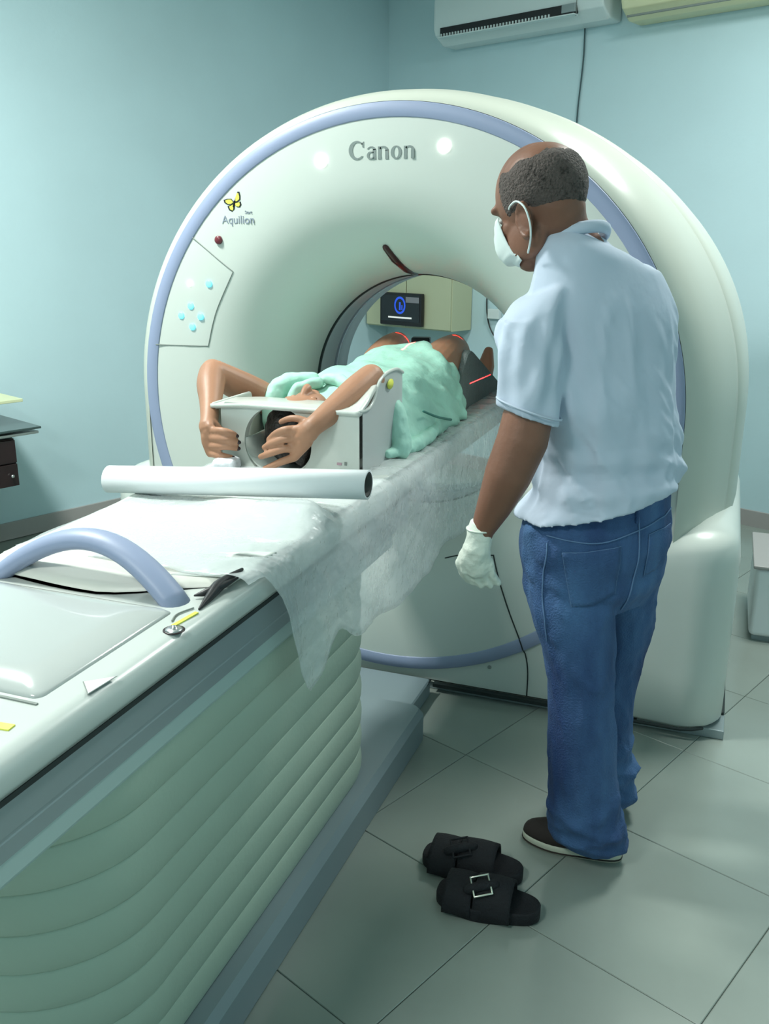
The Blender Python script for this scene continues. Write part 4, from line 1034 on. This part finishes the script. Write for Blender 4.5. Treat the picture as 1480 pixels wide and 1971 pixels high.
t, M4, x0, x1, dp, h = ac(-1.886, -0.776, 2.545, 0.29, 'newer white split air conditioner with black outlet slot, mounted above the scanner')
# outlet slot on the front lower edge, with vanes and flap
lbox('outlet_slot', M4, (-0.045, -dp*0.97, 0.058), (0.90, 0.030, 0.046), 'black', t, 0.002)
for k in range(36):
    lbox('outlet_vane', M4, (-0.48+0.0208*k, -dp*1.0-0.009, 0.040), (0.007, 0.016, 0.014), 'acw', t, 0)
lbox('outlet_motor', M4, (0.365, -dp*1.0-0.008, 0.060), (0.080, 0.018, 0.040), 'grey', t, 0.002)
lbox('air_flap', M4, (-0.045, -dp*1.0-0.004, 0.028), (0.905, 0.045, 0.006), 'acw', t, 0.002)
lbox('front_seam', M4, (0.405, -dp*1.0-0.001, 0.15), (0.003, 0.003, 0.26), 'seam', t, 0)
lbox('receiver_mark', M4, (0.475, -dp*1.0-0.001, 0.10), (0.016, 0.003, 0.010), 'grey', t, 0)
t, M4, x0, x1, dp, h = ac(-0.675, 0.36, 2.515, 0.29, 'older yellowed split air conditioner at the upper right corner of the photo', False)
lbox('lower_strip', M4, (0, -dp*0.80-0.012, 0.014), (0.98, 0.010, 0.010), 'seam', t, 0.002)
lbox('front_grille_strip', M4, (-0.02, -dp*1.0-0.002, 0.155), (0.97, 0.008, 0.045), mat('brown_strip', (0.22, 0.19, 0.13), 0.5), t, 0.002)
pts = [onW(x, y, D1-0.012) for x, y in ((1126, 45), (1124, 100), (1119, 150), (1113, 200), (1110, 240), (1108, 300))]
tag(tube('drain_cable', pts, 0.0042, mat('dark_teal_cable', (0.03, 0.07, 0.08), 0.5), None, 8, sub=20), 'thin dark cable hanging down the wall below the white air conditioner', 'cable')

# ------------------------------------------------------------------ seen through the bore
M4 = frame_at(-2.05, D1-0.105, 1.21)
t = empty('wall_cabinet', rw(-2.05, D1-0.10, 0.905), 'cream wall cabinet with two doors, seen through the scanner bore', 'cabinet')
lbox('body', M4, (0, 0, 0), (0.72, 0.20, 0.62), 'cab', t, 0.003)
d = lbox('door', M4, (-0.183, -0.108, 0), (0.345, 0.016, 0.605), 'cab', t, 0.003); lbox('handle', M4, (-0.04, -0.122, 0.10), (0.010, 0.014, 0.09), 'seam', d, 0.002)
d = lbox('door', M4, (0.176, -0.108, 0), (0.358, 0.016, 0.605), 'cab', t, 0.003); lbox('handle', M4, (0.14, -0.122, 0.15), (0.010, 0.014, 0.09), 'seam', d, 0.002)
t = empty('monitor', rw(-2.062, D1-0.24, 0.92), 'small black monitor with blue round figure on its screen, seen through the bore', 'monitor')
M5 = frame_at(-2.070, D1-0.246, 1.022)
c0 = lbox('housing', M5, (0, 0, 0), (0.352, 0.03, 0.205), 'black', t, 0.004)
lbox('screen', M5, (0, -0.0165, 0.006), (0.325, 0.003, 0.165), 'screen', t, 0)
def ringat(M4, cx_, cz_, r0_, r1_, y): return [[M4@Vector((cx_+r*math.cos(a), yy, cz_+r*math.sin(a)*1.15)) for a in (2*PI*j/24 for j in range(24))] for r, yy in ((r0_, y), (r1_, y), (r1_, y-0.001), (r0_, y-0.001), (r0_, y))]
loft('screen_ring', ringat(M5, 0.0, 0.025, 0.036, 0.048, -0.0185), 'scrblue', t, cap=False, smooth=False)
lbox('screen_figure', M5, (0.0, -0.0187, 0.020), (0.014, 0.001, 0.050), 'scrblue', t, 0); lbox('screen_figure', M5, (0.018, -0.0187, 0.012), (0.008, 0.001, 0.030), 'scrblue', t, 0)
lbox('screen_caption', M5, (0.0, -0.0187, -0.052), (0.20, 0.001, 0.010), 'scrwhite', t, 0)
lbox('screen_patch', M5, (0.105, -0.0187, 0.062), (0.11, 0.001, 0.035), mat('screen_grey', (0.10, 0.11, 0.12), 0.3, emit=(0.1, 0.11, 0.12), es=0.6), t, 0)
lbox('mount', M5, (0, 0.0205, 0), (0.08, 0.013, 0.08), 'black', t, 0)
pts = [onW(x, y, D1-0.010) for x, y in ((937, 575), (937, 600), (941, 625), (950, 645), (962, 658), (975, 663), (990, 655))]
tag(tube('wall_cable', pts, 0.004, 'black', None, 8, sub=24), 'dark looped cable on the wall right of the cream cabinet, seen through bore', 'cable')
p = onW(955, 604, D1)
M6 = frame_at(p.dot(RN), D1-0.018, p.z)
t = tag(lbox('wall_socket_box', M6, (0, 0, 0), (0.085, 0.034, 0.06), 'acw', None, 0.004), 'small white socket box on the wall above the looped cable', 'socket')
# low white cabinet behind the scanner
t = empty('low_cabinet', (1.75, 1.10, 0), 'low white cabinet on the floor behind the right side of the scanner', 'cabinet')
box('body', (1.625, 1.02, 0.155), (0.93, 0.42, 0.27), 'paper', t, 0, 0.02, 3)
box('top_panel', (1.625, 1.02, 0.297), (0.95, 0.44, 0.014), 'base', t, 0, 0.004)
box('foot_rail', (1.625, 1.02, 0.011), (0.90, 0.38, 0.022), 'grey', t, 0, 0)

# ------------------------------------------------------------------ desk at the left edge
M7 = frame_at(-2.10, 0, 0)
def onL(x, y, nn): 
    q = onN(x, y, RN*nn, RN); return q.dot(RD), q.z
nn = -1.97
dA, zA = onL(75, 818, nn)
t = empty('office_desk', rw(-2.2, dA-0.45, 0), 'dark brown desk with glass top and drawers at the left edge of the photo', 'desk')
zt_ = zA
def rb(name, n0, n1, d0, d1, z0, z1, m, par, bw=0.002): 
    return box(name, rw((n0+n1)/2, (d0+d1)/2, (z0+z1)/2), (n1-n0, d1-d0, z1-z0), m, par, RA, bw)
rb('glass_top', -2.40, nn+0.02, dA-1.3, dA, zt_-0.012, zt_-0.002, 'glass', t)
rb('glass_rim', -2.40, nn+0.012, dA-1.3, dA-0.01, zt_-0.034, zt_-0.022, 'steel', t)
rb('spacer', -2.38, nn-0.02, dA-1.25, dA-0.12, zt_-0.045, zt_-0.012, 'glass', t)
dB, zB = onL(40, 935, nn); zC_ = onL(40, 838, nn)[1]
rb('drawer_case', -2.40, nn-0.016, dB-0.75, dB, zB, zt_-0.046, 'wood', t, 0.003)
hh = (zt_-0.046-zB)
for k, (za, zb_) in enumerate(((zB+0.004, zB+hh*0.48), (zB+hh*0.51, zB+hh-0.004))):
    dr = rb('drawer', nn-0.014, nn, dB-0.42, dB-0.004, za, zb_, 'wood', t, 0.002)
    if k == 0:
        q = rw(nn+0.004, onL(20, 902, nn)[0], (za+zb_)/2)
        loft('knob', [[q+RN*h_+RD*(r_*math.cos(a))+Vector((0, 0, r_*math.sin(a))) for a in (2*PI*j/14 for j in range(14))] for r_, h_ in ((0.004, -0.004), (0.005, 0.006), (0.009, 0.010), (0.007, 0.016), (0.001, 0.018))], 'steel', dr)
for dd in (dB-0.70, dB-0.05): rb('leg', -2.36, -2.32, dd-0.04, dd, 0, zB, 'wood', t)
rb('leg', nn-0.06, nn-0.02, dB-0.72, dB-0.68, 0, zB, 'wood', t)
dC, zC2 = onL(44, 768, nn-0.05)
t2 = empty('document_tray', rw(-2.2, dC-0.4, zt_), 'pale yellow shelf tray standing on the dark desk at the left edge', 'tray')
o = rb('tray_board', -2.38, nn-0.05, dC-0.8, dC, zC2-0.012, zC2+0.002, mat('pale_yellow_board', (0.62, 0.66, 0.42), 0.5), t2)
for dd in (dC-0.75, dC-0.15): rb('tray_leg', -2.37, -2.35, dd-0.01, dd, zt_-0.002, zC2-0.012, 'steel', t2, 0)

# ------------------------------------------------------------------ sandals on the floor
def sandal(a, b, label, lift=0.0, buckle_k=0.42, bm='buckle'):
    a = Vector((a[0], a[1], 0)); b = Vector((b[0], b[1], 0)); L = (b-a).length; d = (b-a).normalized(); s_ = Vector((-d.y, d.x, 0))
    t = empty('sandal', (a+b)/2, label, 'sandal', 'black sandals on the floor')
    def W(x): return 0.045+0.012*math.sin(min(max((0.75-x)/0.75, 0), 1)*PI*0.9)
    def outline(k, z, n=44):
        p = []
        for j in range(n):
            tt_ = 2*PI*j/n; x = 0.5-0.5*math.cos(tt_); 
            p.append(a+d*(L*(0.5+(x-0.5)*k))+s_*(W(x)*k*(1 if math.sin(tt_) >= 0 else -1)*abs(math.sin(tt_))**0.62)+Vector((0, 0, z+lift)))
        return p
    loft('sole', [outline(0.95, 0.001), outline(1.0, 0.006), outline(1.0, 0.028), outline(0.97, 0.034), outline(0.90, 0.030), outline(0.5, 0.029)], 'sand', t)
    def strap(x0_, x1_, h, name='strap'):
        secs = []
        for i in range(9):
            x = x0_+(x1_-x0_)*i/8; w_ = W((x0_+x1_)/2)+0.003
            hh_ = h*(1+0.06*math.sin(i/8*PI)); out = []; inn = []
            for j in range(21):
                a_ = PI*j/20
                out.append(a+d*(L*x)+s_*(w_*math.cos(a_))+Vector((0, 0, lift+0.012+hh_*math.sin(a_)**0.8)))
                inn.append(a+d*(L*x)+s_*((w_-0.004)*math.cos(a_))+Vector((0, 0, lift+0.010+(hh_-0.004)*math.sin(a_)**0.8)))
            secs.append(out+inn[::-1])
        return loft(name, secs, 'sand', t)
    strap(0.10, 0.37, 0.056); strap(0.39, 0.74, 0.064)
    # buckle: square frame with pin on the near strap
    bx = buckle_k; side = -0.028
    c = a+d*(L*bx)+s_*side+Vector((0, 0, lift+0.079))
    nrm = (Vector((0, 0, 0.95))+s_*(-0.52)).normalized(); ex = (d*math.cos(0.5)+s_*math.sin(0.5)*0.9); ex = (ex-nrm*ex.dot(nrm)).normalized(); ey = nrm.cross(ex)
    q = 0.020; cor = [c+ex*q*i+ey*q*1.1*j for i, j in ((-1, -1), (1, -1), (1, 1), (-1, 1))]
    bk = tube('buckle', [cor[0], cor[0].lerp(cor[1], .5), cor[1]], 0.0026, bm, t, 6)
    for k in range(1, 4): tube('buckle', [cor[k], cor[k].lerp(cor[(k+1) % 4], .5), cor[(k+1) % 4]], 0.0026, bm, t, 6)
    tube('buckle_pin', [c-ex*q, c+ex*0.002, c+ex*q], 0.0016, bm, t, 6)
    tube('buckle_strap', [c-ex*0.030-nrm*0.006, c-nrm*0.002, c+ex*0.030-nrm*0.008], 0.011, 'sand', t, 10, flat=[1.0]*3)
    return t
p0, p1 = onZ(842, 1712, 0.02), onZ(1040, 1756, 0.02)
sandal((p0.x, p0.y), (p1.x, p1.y), 'black strap sandal nearer the camera with a bright square buckle', 0, 0.45)
p0, p1 = onZ(812, 1648, 0.02), onZ(1004, 1690, 0.02)
dy = 0.014
sandal((p0.x, p0.y+dy), (p1.x, p1.y+dy), 'black strap sandal partly hidden behind the one with the bright buckle', 0, 0.40, 'sand')

p = onY(806, 650, 0.86)
tag(box('footrest_box', (p.x+0.01, 0.86, 0.993), (0.075, 0.05, 0.168), 'black', None, 0.2, 0.006), 'small black box at the far end of the couch, seen between the knees', 'box')
